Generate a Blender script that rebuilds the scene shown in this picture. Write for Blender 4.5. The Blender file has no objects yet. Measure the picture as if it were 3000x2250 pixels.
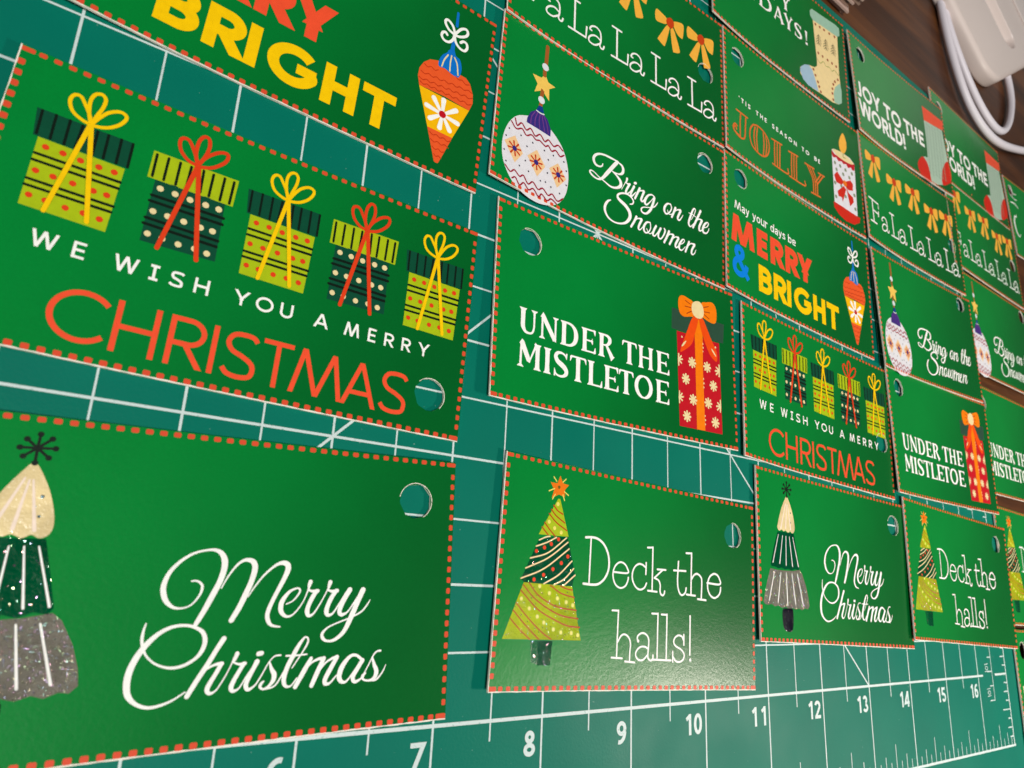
import bpy, bmesh, math, random
from math import sin, cos, pi, radians, sqrt
from mathutils import Vector, Matrix
from mathutils.geometry import delaunay_2d_cdt
random.seed(7)

# ------------------------------------------------------------------ camera, world, lamps, exposure
S = bpy.context.scene
COL = S.collection
S.unit_settings.system = 'IMPERIAL'
S.unit_settings.scale_length = 0.0254          # one unit is one inch
cd = bpy.data.cameras.new('camera'); cam = bpy.data.objects.new('camera', cd); COL.objects.link(cam)
Rr = [[0.8158027, 0.0472055, 0.5764005], [0.1845079, -0.9658246, -0.1820433], [0.5481083, 0.2548619, -0.7966321]]
cam.matrix_world = Matrix(((Rr[0][0], -Rr[1][0], -Rr[2][0], 4.3522),
                           (Rr[0][1], -Rr[1][1], -Rr[2][1], 1.0805),
                           (Rr[0][2], -Rr[1][2], -Rr[2][2], 4.7166), (0, 0, 0, 1)))
cd.sensor_width = 36; cd.lens = 23.775
cd.shift_x = -0.00444; cd.shift_y = 0.01406
cd.clip_start = 0.05; cd.clip_end = 500
cd.dof.use_dof = True; cd.dof.focus_distance = 6.6; cd.dof.aperture_fstop = 0.8
S.camera = cam
S.render.engine = 'CYCLES'
S.view_settings.view_transform = 'Standard'; S.view_settings.look = 'None'
S.view_settings.exposure = 0.0; S.view_settings.gamma = 1.0
W0 = bpy.data.worlds.new('World'); S.world = W0; W0.use_nodes = True
bgn = W0.node_tree.nodes['Background']; bgn.inputs[0].default_value = (0.95, 0.93, 0.90, 1); bgn.inputs[1].default_value = 0.07

def area_lamp(name, loc, target, size, sizey, power, col):
    l = bpy.data.lights.new(name, 'AREA'); l.shape = 'RECTANGLE'; l.size = size; l.size_y = sizey
    l.energy = power; l.color = col
    o = bpy.data.objects.new(name, l); COL.objects.link(o); o.location = loc
    o.rotation_euler = (Vector(target) - Vector(loc)).to_track_quat('-Z', 'Y').to_euler()
    return o
area_lamp('ceiling_lamp', (-13, -17, 64), (9, 3, 0), 16, 16, 38000, (1.0, 0.98, 0.95))
area_lamp('desk_lamp', (23.4, -3.6, 12.2), (9.7, -0.2, 0), 2.8, 1.4, 2000, (1.0, 0.92, 0.80))
area_lamp('window', (60, 45, 17.5), (14.5, 9.7, 0), 12, 9, 330, (1.0, 0.94, 0.88))

# ------------------------------------------------------------------ helpers
def tag(o, label=None, cat=None, group=None, kind=None):
    if label: o['label'] = label
    if cat: o['category'] = cat
    if group: o['group'] = group
    if kind: o['kind'] = kind
    return o
def link(name, data, parent=None):
    o = bpy.data.objects.new(name, data); COL.objects.link(o)
    if parent: o.parent = parent
    return o
def empty(name, loc=(0, 0, 0), rot=(0, 0, 0)):
    o = link(name, None); o.location = loc; o.rotation_euler = rot; o.empty_display_size = 0.2
    return o

MATS = {}
def node_mat(name):
    m = bpy.data.materials.new(name); m.use_nodes = True
    nt = m.node_tree; return m, nt, nt.nodes['Principled BSDF']
def nd(nt, t, **kw):
    n = nt.nodes.new(t)
    for k, v in kw.items():
        if k in n.inputs.keys(): n.inputs[k].default_value = v
        else: setattr(n, k, v)
    return n
def srgb(r, g, b):
    f = lambda c: (c/255/12.92) if c <= 10 else ((c/255+0.055)/1.055)**2.4
    return (f(r), f(g), f(b), 1)
def grain_bump(nt, bs, scale, strength, dist=0.01, detail=3):
    tc = nd(nt, 'ShaderNodeTexCoord'); nz = nd(nt, 'ShaderNodeTexNoise', Scale=scale, Detail=detail)
    bp = nd(nt, 'ShaderNodeBump', Strength=strength, Distance=dist)
    nt.links.new(tc.outputs['Object'], nz.inputs['Vector']); nt.links.new(nz.outputs['Fac'], bp.inputs['Height'])
    nt.links.new(bp.outputs['Normal'], bs.inputs['Normal'])
    return tc, nz, bp

def card_green():
    m, nt, bs = node_mat('card_green')
    tc, nz, bp = grain_bump(nt, bs, 30, 0.17, 0.006, 5)
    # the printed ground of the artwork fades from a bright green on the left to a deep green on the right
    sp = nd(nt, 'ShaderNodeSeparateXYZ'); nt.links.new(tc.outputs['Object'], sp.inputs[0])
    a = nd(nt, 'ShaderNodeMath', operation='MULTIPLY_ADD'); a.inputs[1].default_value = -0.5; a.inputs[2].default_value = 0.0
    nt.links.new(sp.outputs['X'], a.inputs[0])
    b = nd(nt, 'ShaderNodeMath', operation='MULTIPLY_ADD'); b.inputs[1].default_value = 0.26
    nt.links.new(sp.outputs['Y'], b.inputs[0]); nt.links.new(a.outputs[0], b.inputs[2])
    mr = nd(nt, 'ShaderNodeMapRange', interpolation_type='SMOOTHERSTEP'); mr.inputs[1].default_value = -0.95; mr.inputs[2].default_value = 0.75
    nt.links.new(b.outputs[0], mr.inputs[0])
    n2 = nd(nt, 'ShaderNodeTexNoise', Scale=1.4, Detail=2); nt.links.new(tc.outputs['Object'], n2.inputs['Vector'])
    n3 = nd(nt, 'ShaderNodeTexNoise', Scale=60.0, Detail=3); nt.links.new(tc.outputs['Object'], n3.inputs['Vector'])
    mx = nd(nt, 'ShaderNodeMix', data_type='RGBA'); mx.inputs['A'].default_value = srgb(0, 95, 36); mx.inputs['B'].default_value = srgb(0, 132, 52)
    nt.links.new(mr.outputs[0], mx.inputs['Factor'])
    m2 = nd(nt, 'ShaderNodeMix', data_type='RGBA', blend_type='MULTIPLY'); m2.inputs['Factor'].default_value = 0.35
    cr = nd(nt, 'ShaderNodeMapRange'); cr.inputs[1].default_value = 0.3; cr.inputs[2].default_value = 0.7; cr.inputs[3].default_value = 0.75; cr.inputs[4].default_value = 1.15
    ad = nd(nt, 'ShaderNodeMath', operation='MULTIPLY_ADD'); ad.inputs[1].default_value = 0.5
    nt.links.new(n3.outputs['Fac'], ad.inputs[0])
    hf = nd(nt, 'ShaderNodeMath', operation='MULTIPLY'); hf.inputs[1].default_value = 0.5; nt.links.new(n2.outputs['Fac'], hf.inputs[0]); nt.links.new(hf.outputs[0], ad.inputs[2])
    nt.links.new(ad.outputs[0], cr.inputs[0])
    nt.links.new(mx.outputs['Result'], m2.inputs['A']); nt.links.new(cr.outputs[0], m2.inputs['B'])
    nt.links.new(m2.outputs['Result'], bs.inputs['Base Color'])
    bs.inputs['Roughness'].default_value = 0.27; bs.inputs['Specular IOR Level'].default_value = 0.23
    return m
def ink(name, rgb, rough=0.42, var=0.07):
    m, nt, bs = node_mat(name)
    tc, nz, bp = grain_bump(nt, bs, 34, 0.14, 0.006, 4)
    n3 = nd(nt, 'ShaderNodeTexNoise', Scale=22.0, Detail=4); nt.links.new(tc.outputs['Object'], n3.inputs['Vector'])
    cr = nd(nt, 'ShaderNodeMapRange'); cr.inputs[1].default_value = 0.3; cr.inputs[2].default_value = 0.7; cr.inputs[3].default_value = 1-var; cr.inputs[4].default_value = 1+var*0.3
    nt.links.new(n3.outputs['Fac'], cr.inputs[0])
    mx = nd(nt, 'ShaderNodeMix', data_type='RGBA', blend_type='MULTIPLY'); mx.inputs['Factor'].default_value = 1
    mx.inputs['A'].default_value = srgb(*rgb); nt.links.new(cr.outputs[0], mx.inputs['B'])
    nt.links.new(mx.outputs['Result'], bs.inputs['Base Color'])
    bs.inputs['Roughness'].default_value = rough; bs.inputs['Specular IOR Level'].default_value = 0.22
    return m
def glitter(name, rgb, sc=26, flakes=0.86, bump=1.0, rough=0.15, spec=0.36, flake_rgb=(235, 230, 225)):
    """clear raised gel with glitter flakes printed over a colour"""
    m, nt, bs = node_mat(name)
    tc = nd(nt, 'ShaderNodeTexCoord')
    nz = nd(nt, 'ShaderNodeTexNoise', Scale=sc*0.55, Detail=4, Roughness=0.7); nt.links.new(tc.outputs['Object'], nz.inputs['Vector'])
    bp = nd(nt, 'ShaderNodeBump', Strength=bump, Distance=0.03); nt.links.new(nz.outputs['Fac'], bp.inputs['Height'])
    vo = nd(nt, 'ShaderNodeTexVoronoi', Scale=sc*2.0); nt.links.new(tc.outputs['Object'], vo.inputs['Vector'])
    nt.links.new(bp.outputs['Normal'], bs.inputs['Normal'])
    sx = nd(nt, 'ShaderNodeSeparateColor'); nt.links.new(vo.outputs['Color'], sx.inputs[0])
    gt = nd(nt, 'ShaderNodeMath', operation='GREATER_THAN'); gt.inputs[1].default_value = flakes; nt.links.new(sx.outputs[0], gt.inputs[0])
    lt = nd(nt, 'ShaderNodeMath', operation='LESS_THAN'); lt.inputs[1].default_value = 0.38; nt.links.new(vo.outputs['Distance'], lt.inputs[0])
    mm = nd(nt, 'ShaderNodeMath', operation='MULTIPLY'); nt.links.new(gt.outputs[0], mm.inputs[0]); nt.links.new(lt.outputs[0], mm.inputs[1])
    hs = nd(nt, 'ShaderNodeCombineColor', mode='HSV'); hs.inputs[1].default_value = 0.42; hs.inputs[2].default_value = 0.9
    nt.links.new(sx.outputs[1], hs.inputs[0])
    nlo = nd(nt, 'ShaderNodeTexNoise', Scale=3.0, Detail=3); nt.links.new(tc.outputs['Object'], nlo.inputs['Vector'])
    cr = nd(nt, 'ShaderNodeMapRange'); cr.inputs[1].default_value = 0.35; cr.inputs[2].default_value = 0.65; cr.inputs[3].default_value = 0.75; cr.inputs[4].default_value = 1.1
    nt.links.new(nlo.outputs['Fac'], cr.inputs[0])
    ml = nd(nt, 'ShaderNodeMix', data_type='RGBA', blend_type='MULTIPLY'); ml.inputs['Factor'].default_value = 1
    ml.inputs['A'].default_value = srgb(*rgb); nt.links.new(cr.outputs[0], ml.inputs['B'])
    mx = nd(nt, 'ShaderNodeMix', data_type='RGBA'); nt.links.new(ml.outputs['Result'], mx.inputs['A'])
    nt.links.new(hs.outputs[0], mx.inputs['B']); nt.links.new(mm.outputs[0], mx.inputs['Factor'])
    nt.links.new(mx.outputs['Result'], bs.inputs['Base Color'])
    nt.links.new(mm.outputs[0], bs.inputs['Metallic'])
    bs.inputs['Roughness'].default_value = rough; bs.inputs['Specular IOR Level'].default_value = spec
    return m
INKS = dict(white=(255, 255, 250), cream=(240, 220, 165), pinkish=(252, 232, 214), black=(8, 26, 16), lime=(172, 194, 18),
    lightyellow=(238, 226, 110), orange=(240, 120, 10), brownish=(110, 95, 20), rust=(186, 52, 8), redorange=(228, 64, 24),
    pine=(4, 76, 52), yellow=(255, 206, 0), darkgrey=(44, 78, 60), crimson=(196, 18, 34), orange2=(250, 128, 4),
    redorange2=(242, 78, 12), brownred=(150, 44, 20), brown=(168, 92, 40), pearl=(226, 232, 236), gold=(250, 206, 96),
    offwhite=(232, 230, 236), peach=(246, 204, 150), maroon=(160, 24, 50), redorange3=(206, 66, 18), indigo=(56, 44, 128),
    charcoal=(70, 66, 80), blue2=(16, 60, 140), violet=(112, 62, 140), blue=(10, 116, 206), orange3=(240, 92, 40),
    yellow2=(252, 190, 4), darkorange=(196, 58, 20), amber=(252, 184, 66), coral=(236, 84, 52), sage=(176, 200, 180),
    scarlet=(212, 40, 20), sage2=(160, 200, 176), peachcream=(246, 220, 160), firgreen=(36, 46, 14), olive=(150, 160, 70),
    paleblue=(166, 196, 216), terracotta=(224, 112, 44), sagedot=(134, 146, 116), knit=(128, 158, 136), dash=(224, 80, 48), blue3=(0, 132, 232),
    red4=(246, 84, 48))
def mat(name):
    if name in MATS: return MATS[name]
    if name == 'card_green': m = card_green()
    elif name == 'paper': m = paper_mat()
    elif name == 'pine_glitter': m = glitter('pine_glitter', (0, 78, 46), 36, 0.92, 0.3, 0.12, 0.04)
    elif name == 'grey_glitter': m = glitter('grey_glitter', (122, 118, 106), 40, 0.55, 1.0, 0.15, 0.3)
    elif name == 'navy_glitter': m = glitter('navy_glitter', (8, 10, 28), 22, 0.95, 0.4, 0.12, 0.15)
    elif name == 'lime_glitter': m = glitter('lime_glitter', (172, 192, 18), 36, 0.92, 0.6, 0.15, 0.25)
    elif name == 'cream_gel': m = glitter('cream_gel', (240, 218, 164), 18, 0.975, 0.5, 0.2, 0.3)
    elif name == 'green_gel': m = glitter('green_gel', (0, 96, 50), 20, 0.95, 0.5, 0.15, 0.2)
    else: m = ink('ink_' + name, INKS[name])
    MATS[name] = m
    return m

# ------------------------------------------------------------------ flat print built as thin geometry on the card
CW, CH, TH = 3.33, 1.89, 0.017
def bend(x, y, k):
    l = min(1.0, max(0.0, (-x-0.15)/1.515)); r = min(1.0, max(0.0, (x-0.3)/1.365))
    return k*(l*l*(0.042-0.016*y/0.945) + r*r*0.018)
def ufac(v): return v
def smooth(pts, closed=False, n=5):
    """Catmull-Rom through points of any dimension"""
    m = len(pts); out = []
    if m < 3: return [tuple(p) for p in pts]
    rng = range(m if closed else m-1)
    for i in rng:
        if closed: p0, p1, p2, p3 = pts[(i-1) % m], pts[i], pts[(i+1) % m], pts[(i+2) % m]
        else:
            p1, p2 = pts[i], pts[i+1]
            p0 = pts[i-1] if i > 0 else tuple(2*a-b for a, b in zip(p1, p2))
            p3 = pts[i+2] if i+2 < m else tuple(2*b-a for a, b in zip(p1, p2))
        for s in range(n):
            t = s/n
            out.append(tuple(0.5*((2*b)+(-a+c)*t+(2*a-5*b+4*c-d)*t*t+(-a+3*b-3*c+d)*t**3) for a, b, c, d in zip(p0, p1, p2, p3)))
    if not closed: out.append(tuple(pts[-1]))
    return out

class Word:
    """a line of lettering: each letter becomes a mesh of its own"""
    def __init__(s, k): s.k = k; s.L = []
    def sub(s): s.L.append(Print(s.k)); return s.L[-1]
    def stroke(s, *a): s.L.append(Print(s.k)); s.L[-1].stroke(*a)
    def build(s, name, parent):
        e = empty(name); e.parent = parent
        for q in s.L:
            if q.f: q.build('letter', e)
        return e
class Print:
    """collects flat shapes in card coordinates (inches from the card's lower left corner)"""
    def __init__(s, k=1.0, ox=0.0, oy=0.0):
        s.v = []; s.f = []; s.m = []; s.mats = []; s.k = k; s.ox = ox; s.oy = oy
    def mi(s, name):
        if name not in s.mats: s.mats.append(name)
        return s.mats.index(name)
    def pt(s, x, y, lift):
        x += s.ox - CW/2; y += s.oy - CH/2
        s.v.append((x, y, bend(x, y, s.k) + TH + lift)); return len(s.v)-1
    def face(s, idx, mi): s.f.append(idx); s.m.append(mi)
    def fan(s, cx, cy, r, lift, mi, n=14, a0=0.0, a1=2*pi, sy=1.0):
        c = s.pt(cx, cy, lift); prev = None; first = None
        for i in range(n+1):
            a = a0+(a1-a0)*i/n
            q = first if (i == n and a1-a0 > 6.28) else s.pt(cx+cos(a)*r, cy+sin(a)*r*sy, lift)
            if first is None: first = q
            if prev is not None: s.face((c, prev, q), mi)
            prev = q
    def stroke(s, col, pts, lay=0, sm=1, cap=True, closed=False, base=0.0009):
        mi = s.mi(col); lift0 = base + lay*0.0005
        P = [tuple(p) for p in pts]
        if sm and len(P) > 2: P = smooth(P, closed, 5)
        else:
            Q = [P[0]]
            for a, b in zip(P, P[1:]):
                n = max(1, int(math.hypot(b[0]-a[0], b[1]-a[1])/0.16))
                for i in range(1, n+1): Q.append(tuple(u+(v-u)*i/n for u, v in zip(a, b)))
            P = Q
        n = len(P); Lr = []
        for i, p in enumerate(P):
            a = P[max(0, i-1)]; b = P[min(n-1, i+1)]
            if closed and i in (0, n-1): a = P[-2]; b = P[1]
            dx, dy = b[0]-a[0], b[1]-a[1]; L = math.hypot(dx, dy) or 1e-9
            nx, ny = -dy/L, dx/L; w = max(0.002, p[2])
            if not sm and 0 < i < n-1:            # mitre at corners of straight runs
                ux, uy = p[0]-a[0], p[1]-a[1]; lu = math.hypot(ux, uy) or 1e-9
                cs = abs((-uy/lu)*nx+(ux/lu)*ny); w = w/max(0.5, cs)
            lift = lift0 + 0.00035*i/n
            Lr.append((s.pt(p[0]+nx*w, p[1]+ny*w, lift), s.pt(p[0]-nx*w, p[1]-ny*w, lift)))
        for (a, b), (c, d) in zip(Lr, Lr[1:]): s.face((b, d, c, a), mi)
        if cap and not closed:
            for e, o in ((0, 1), (n-1, n-2)):
                p, q = P[e], P[o]; ang = math.atan2(p[1]-q[1], p[0]-q[0])
                s.fan(p[0], p[1], max(0.002, p[2]), lift0 + (0.00036 if e else -0.00001), mi, 6, ang-pi/2, ang+pi/2)
    def poly(s, col, pts, lay=0, sm=0, base=0.0004, step=0.14):
        mi = s.mi(col); lift = base + lay*0.0005
        P = smooth(pts, True, 5) if sm else list(pts)
        B = []
        for i, a in enumerate(P):
            b = P[(i+1) % len(P)]; n = max(1, int(math.hypot(b[0]-a[0], b[1]-a[1])/step))
            for j in range(n): B.append((a[0]+(b[0]-a[0])*j/n, a[1]+(b[1]-a[1])*j/n))
        nb = len(B)
        def inside(x, y):
            c = False
            for i in range(nb):
                x1, y1 = B[i]; x2, y2 = B[i-1]
                if (y1 > y) != (y2 > y) and x < (x2-x1)*(y-y1)/(y2-y1)+x1: c = not c
            return c
        xs = [p[0] for p in B]; ys = [p[1] for p in B]; G = []
        x = min(xs)+step*0.5
        while x < max(xs):
            y = min(ys)+step*0.5
            while y < max(ys):
                if inside(x, y) and min(abs(p[0]-x)+abs(p[1]-y) for p in B) > step*0.45: G.append((x, y))
                y += step
            x += step
        vs, es, fs, *_ = delaunay_2d_cdt([Vector(p) for p in B+G], [(i, (i+1) % nb) for i in range(nb)], [], 0, 1e-6)
        base_i = [s.pt(v.x, v.y, lift) for v in vs]
        for f in fs:
            cx = sum(vs[i].x for i in f)/3; cy = sum(vs[i].y for i in f)/3
            if inside(cx, cy): s.face(tuple(base_i[i] for i in f), mi)
    def prim(s, p):
        t, col, lay, k, pts = p
        if t == 's': s.stroke(col, pts, lay, k, True)
        elif t == 'p': s.poly(col, pts, lay, k)
        elif t == 'd':
            for x, y, r in pts: s.fan(x, y, r, 0.0009+lay*0.0005, s.mi(col), 12)
        elif t == 'a':
            for x, y, r, w, a0, r0 in pts:
                for i in range(k):
                    a = a0+2*pi*i/k
                    s.stroke(col, [(x+cos(a)*r0, y+sin(a)*r0, w*0.45), (x+cos(a)*r, y+sin(a)*r, w*0.6)], lay+0.12*i, 0, True)
    def build(s, name, parent=None):
        me = bpy.data.meshes.new(name); me.from_pydata(s.v, [], s.f)
        for n in s.mats: me.materials.append(mat(n))
        me.polygons.foreach_set('material_index', s.m)
        bm = bmesh.new(); bm.from_mesh(me)
        for f in bm.faces:
            f.normal_update()
            if f.normal.z < 0: f.normal_flip()
        bm.to_mesh(me); bm.free(); me.update()
        return link(name, me, parent)

# ------------------------------------------------------------------ stroke alphabets (cap height 1)
def arc(cx, cy, rx, ry, a0, a1, n=14):
    return [(cx+rx*cos(radians(a0+(a1-a0)*i/n)), cy+ry*sin(radians(a0+(a1-a0)*i/n))) for i in range(n+1)]
def sans(ch, h):
    """(width, strokes); h is half the stroke weight; 'x' strokes are cut level with the line"""
    o = 1-h
    if ch == 'C': return .86, [arc(.5, .5, .5-h, .5-h, 42, 318, 20)]
    if ch == 'G': return .92, [arc(.5, .5, .5-h, .5-h, 42, 340, 20)+[(.92-h, .47)], [(.92-h*.0, .47-h*.0), (.55, .47)]]
    if ch == 'O': return 1.0, [arc(.5, .5, .5-h, .5-h, 0, 360, 28)]
    if ch == 'Q0': return .8, []
    if ch == 'H': return .74, [[(h, 0), (h, 1)], [(.74-h, 0), (.74-h, 1)], [(h, .5), (.74-h, .5)]]
    if ch == 'I': return 2*h, [[(h, 0), (h, 1)]]
    if ch == 'T': return .6, [[(.3, 0), (.3, o)], [(0, o), (.6, o)]]
    if ch == 'L': return .5, [[(h, 0), (h, 1)], [(h, h), (.5, h)]]
    if ch == 'E': return .52, [[(h, 0), (h, 1)], [(h, h), (.52, h)], [(h, .51), (.48, .51)], [(h, o), (.52, o)]]
    if ch == 'F': return .5, [[(h, 0), (h, 1)], [(h, .51), (.46, .51)], [(h, o), (.5, o)]]
    if ch in 'RPB':
        m = .46 if ch != 'B' else .53
        r = (o-m)/2
        st = [[(h, 0), (h, 1)], [(h, o)]+arc(.34, m+r, .28-h*.6, r, 90, -90, 10)+[(h, m)]]
        if ch == 'R': st.append(['x', (.30, m), (.60, 0)])
        if ch == 'B':
            q = (m-h)/2; st.append([(h, m)]+arc(.36, h+q, .30-h*.6, q, 90, -90, 10)+[(h, h)])
        return (.64 if ch != 'B' else .64), st
    if ch == 'D': return .76, [[(h, 0), (h, 1)], [(h, o)]+arc(.28, .5, .48-h, .5-h, 90, -90, 16)+[(h, h)]]
    if ch == 'S': return .6, [[(.56-h*.3, .84), (.47, .96-h*.6), (.3, 1-h), (.12+h*.4, .93-h*.5), (h+.02, .74), (.15, .58), (.33, .49), (.50-h*.3, .38), (.58-h, .25), (.50-h*.3, .07+h*.5), (.3, h), (.12, .06+h*.6), (.02+h*.2, .2)], 'sm']
    if ch == 'U': return .7, [[(h, 1), (h, .36)]+arc(.35, .35, .35-h, .35-h, 180, 360, 12)+[(.7-h, .36), (.7-h, 1)]]
    if ch == 'J': return .42, [[(.42-h, 1), (.42-h, .24)]+arc(.21, .22, .21-h, .22-h, 0, -160, 8)]
    if ch == 'A': return .84, [['x', (h, 0), (.42, 1)], ['x', (.84-h, 0), (.42, 1)], [(.2, .3), (.64, .3)]]
    if ch == 'M': return 1.0, [['x', (h, 0), (.22, 1)], ['x', (.22, 1), (.5, 0)], ['x', (.5, 0), (.78, 1)], ['x', (.78, 1), (1-h, 0)]]
    if ch == 'm0': return .84, [[(h, 0), (h, 1)], ['x', (h, 1), (.42, .1)], ['x', (.42, .1), (.84-h, 1)], [(.84-h, 0), (.84-h, 1)]]
    if ch == 'N': return .76, [[(h, 0), (h, 1)], ['x', (h, 1), (.76-h, 0)], [(.76-h, 0), (.76-h, 1)]]
    if ch == 'W': return 1.16, [['x', (h, 1), (.32, 0)], ['x', (.32, 0), (.58, 1)], ['x', (.58, 1), (.84, 0)], ['x', (.84, 0), (1.16-h, 1)]]
    if ch == 'Y': return .74, [['x', (h, 1), (.37, .45)], ['x', (.74-h, 1), (.37, .45)], [(.37, 0), (.37, .5)]]
    if ch == '!': return 2.2*h, [[(1.1*h, .3), (1.1*h, 1)], [(1.1*h, 0), (1.1*h, 2*h)]]
    if ch == "'": return 2*h, [[(h, .72), (h, 1)]]
    if ch == '&': return .8, [[(.78, 0), (.42, .42), (.2, .74), (.24, .92), (.38, .96), (.5, .86), (.46, .68), (.24, .54), (.1, .36), (.12, .14), (.3, .05), (.5, .1), (.66, .3), (.7, .46)], 'sm']
    if ch == '0': return .6, [arc(.3, .5, .3-h, .5-h, 0, 360, 24)]
    if ch == '1': return .42, [[(.42-h, 0), (.42-h, 1)], [(.06, .74), (.42-h, .92)]]
    if ch == '2': return .6, [arc(.3, .7, .3-h, .3-h, 165, -35, 12)+[(h*1.1, h)], [(.02, h), (.6, h)]]
    if ch == '3': return .6, [arc(.29, .74, .26-h, .26-h, 160, -80, 12), arc(.29, .27, .31-h, .27-h, 85, -160, 12)]
    if ch == '4': return .62, [[(.46, 0), (.46, 1)], ['x', (.46, 1), (.04, .25)], [(.02, .27), (.62, .27)]]
    if ch == '5': return .6, [[(.54, o), (.14, o)], [(.14, 1), (.09, .5)], arc(.29, .32, .31-h, .32-h, 140, -155, 14)]
    if ch == '6': return .6, [arc(.3, .32, .3-h, .32-h, 0, 360, 18), arc(.42, .45, .42-h, .55-h, 178, 75, 10)]
    if ch == '7': return .6, [[(.02, o), (.58, o)], ['x', (.56, o), (.2, 0)]]
    if ch == '8': return .6, [arc(.3, .75, .25-h, .25-h*.9, 0, 360, 18), arc(.3, .26, .3-h, .27-h, 0, 360, 18)]
    if ch == '9': return .6, [arc(.3, .68, .3-h, .32-h, 0, 360, 18), arc(.18, .55, .42-h, .55-h, -2, -105, 10)]
    x = .74                                       # lower case of the humanist sans
    if ch == 'a': return .52, [[(.52-h, 0), (.52-h, .5), (.40, x-h), (.24, x-h), (.1, .62)], [(.52-h, .42), (.3, .40), (.1, .3), (h, .2), (.12, h), (.3, h), (.52-h, .2)], 'sm']
    if ch == 'e': return .56, [[(h, .38), (.56-h, .38), (.52, .56), (.38, x-h), (.26, x-h), (.1, .6), (h, .37), (.1, .1), (.28, h), (.5, .07)], 'sm']
    if ch == 'o': return .6, [arc(.3, x/2, .3-h, x/2-h*.8, 0, 360, 20)]
    if ch == 'd': return .6, [arc(.28, x/2, .28-h, x/2-h*.8, 0, 360, 20), [(.6-h, 0), (.6-h, 1.05)]]
    if ch == 'b': return .6, [arc(.32, x/2, .28-h, x/2-h*.8, 0, 360, 20), [(h, 0), (h, 1.05)]]
    if ch == 'y': return .56, [[(h, x), (.3, 0)], [(.56-h, x), (.28, 0), (.18, -.2), (.02, -.24)]]
    if ch == 'u': return .56, [[(h, x), (h, .25), (.1, .07), (.24, h), (.4, .06), (.56-h, .25)], [(.56-h, 0), (.56-h, x)], 'sm']
    if ch == 'r': return .36, [[(h, 0), (h, x)], [(h, .42), (.12, .62), (.24, x-h), (.36, x-h)], 'sm']
    if ch == 's': return .42, [[(.38, .62), (.24, x-h), (.08, .6), (.1, .46), (.24, .38), (.37, .28), (.36, .1), (.2, h), (.03, .08)], 'sm']
    return .4, []
def clip_quad(q, y0, y1):
    for lim, sg in ((y0, 1), (y1, -1)):
        out = []
        for i, a in enumerate(q):
            b = q[(i+1) % len(q)]; ia = (a[1]-lim)*sg >= 0; ib = (b[1]-lim)*sg >= 0
            if ia: out.append(a)
            if ia != ib:
                t = (lim-a[1])/(b[1]-a[1]); out.append((a[0]+(b[0]-a[0])*t, lim))
        q = out
        if not q: break
    return q
def glyph(P, ch, font, x0, w, base, cap, weight, col, slope=0.0, mir=1):
    """set one letter: x0..x0+w wide, cap high"""
    h = weight/cap/2
    gw, st = (sans if font == 'sans' else serif)(ch, h)
    sx = w/gw; smf = 'sm' in st; lay = 0
    def tp(x, y): X = x0+x*sx; return (X, base+y*cap+slope*(X-x0))
    for s_ in st:
        if s_ == 'sm': continue
        lay += 1
        if s_[0] == 'x':
            a, b = s_[1], s_[2]; A = (a[0]*sx, a[1]*cap); B = (b[0]*sx, b[1]*cap)
            dx, dy = B[0]-A[0], B[1]-A[1]; L = math.hypot(dx, dy); ux, uy = dx/L, dy/L
            # widen so that the level cut keeps the weight, extend beyond both ends and cut level
            hw = weight/2*1.02
            A2 = (A[0]-ux*weight, A[1]-uy*weight); B2 = (B[0]+ux*weight, B[1]+uy*weight)
            q = [(A2[0]-uy*hw, A2[1]+ux*hw), (B2[0]-uy*hw, B2[1]+ux*hw), (B2[0]+uy*hw, B2[1]-ux*hw), (A2[0]+uy*hw, A2[1]-ux*hw)]
            lo = min(A[1], B[1]); hi = max(A[1], B[1])
            q = clip_quad(q, lo if lo <= 0.001 else lo-hw, hi if hi >= cap-0.001 else hi+hw)
            if len(q) > 2:
                ids = [P.pt(x0+p[0], base+p[1]+slope*p[0], 0.0009+lay*0.00045) for p in q]; P.face(tuple(ids), P.mi(col))
        elif font == 'serif' and isinstance(s_[0], str) and s_[0] == 'w':
            pts = [(tp(p[0], p[1])+(p[2]*cap/2,)) for p in s_[2:]]
            P.stroke(col, pts, lay*0.9, s_[1], False)
        else:
            closed = len(s_) > 12 and abs(s_[0][0]-s_[-1][0])+abs(s_[0][1]-s_[-1][1]) < 1e-4
            pts = [tp(*p)+(weight/2,) for p in s_]
            curved = len(s_) > 8
            P.stroke(col, pts, lay*0.9, 1 if (smf or curved) else 0, smf and ch not in '&S', closed)
def text(P, s, x0, x1, base, cap, weight, col, gap=0.12, space=0.34, slope=0.0, font='sans'):
    ws = []; h = weight/cap/2
    for ch in s: ws.append(space if ch == ' ' else (sans if font == 'sans' else serif)(ch, h)[0])
    n = len(s); tot = sum(ws)+gap*(n-1); k = (x1-x0)/(tot*cap); x = x0
    for ch, w in zip(s, ws):
        if ch != ' ':
            glyph(P.sub(), ch, font, x, w*cap*k, base+slope*(x-x0), cap, weight, col, slope)
        x += (w+gap)*cap*k
def letters(P, L, base, top, weight, col, font='serif', slope=0.0):
    for ch, a, b in L: glyph(P.sub(), ch, font, a, b-a, base, top-base, weight, col, slope)
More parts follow.
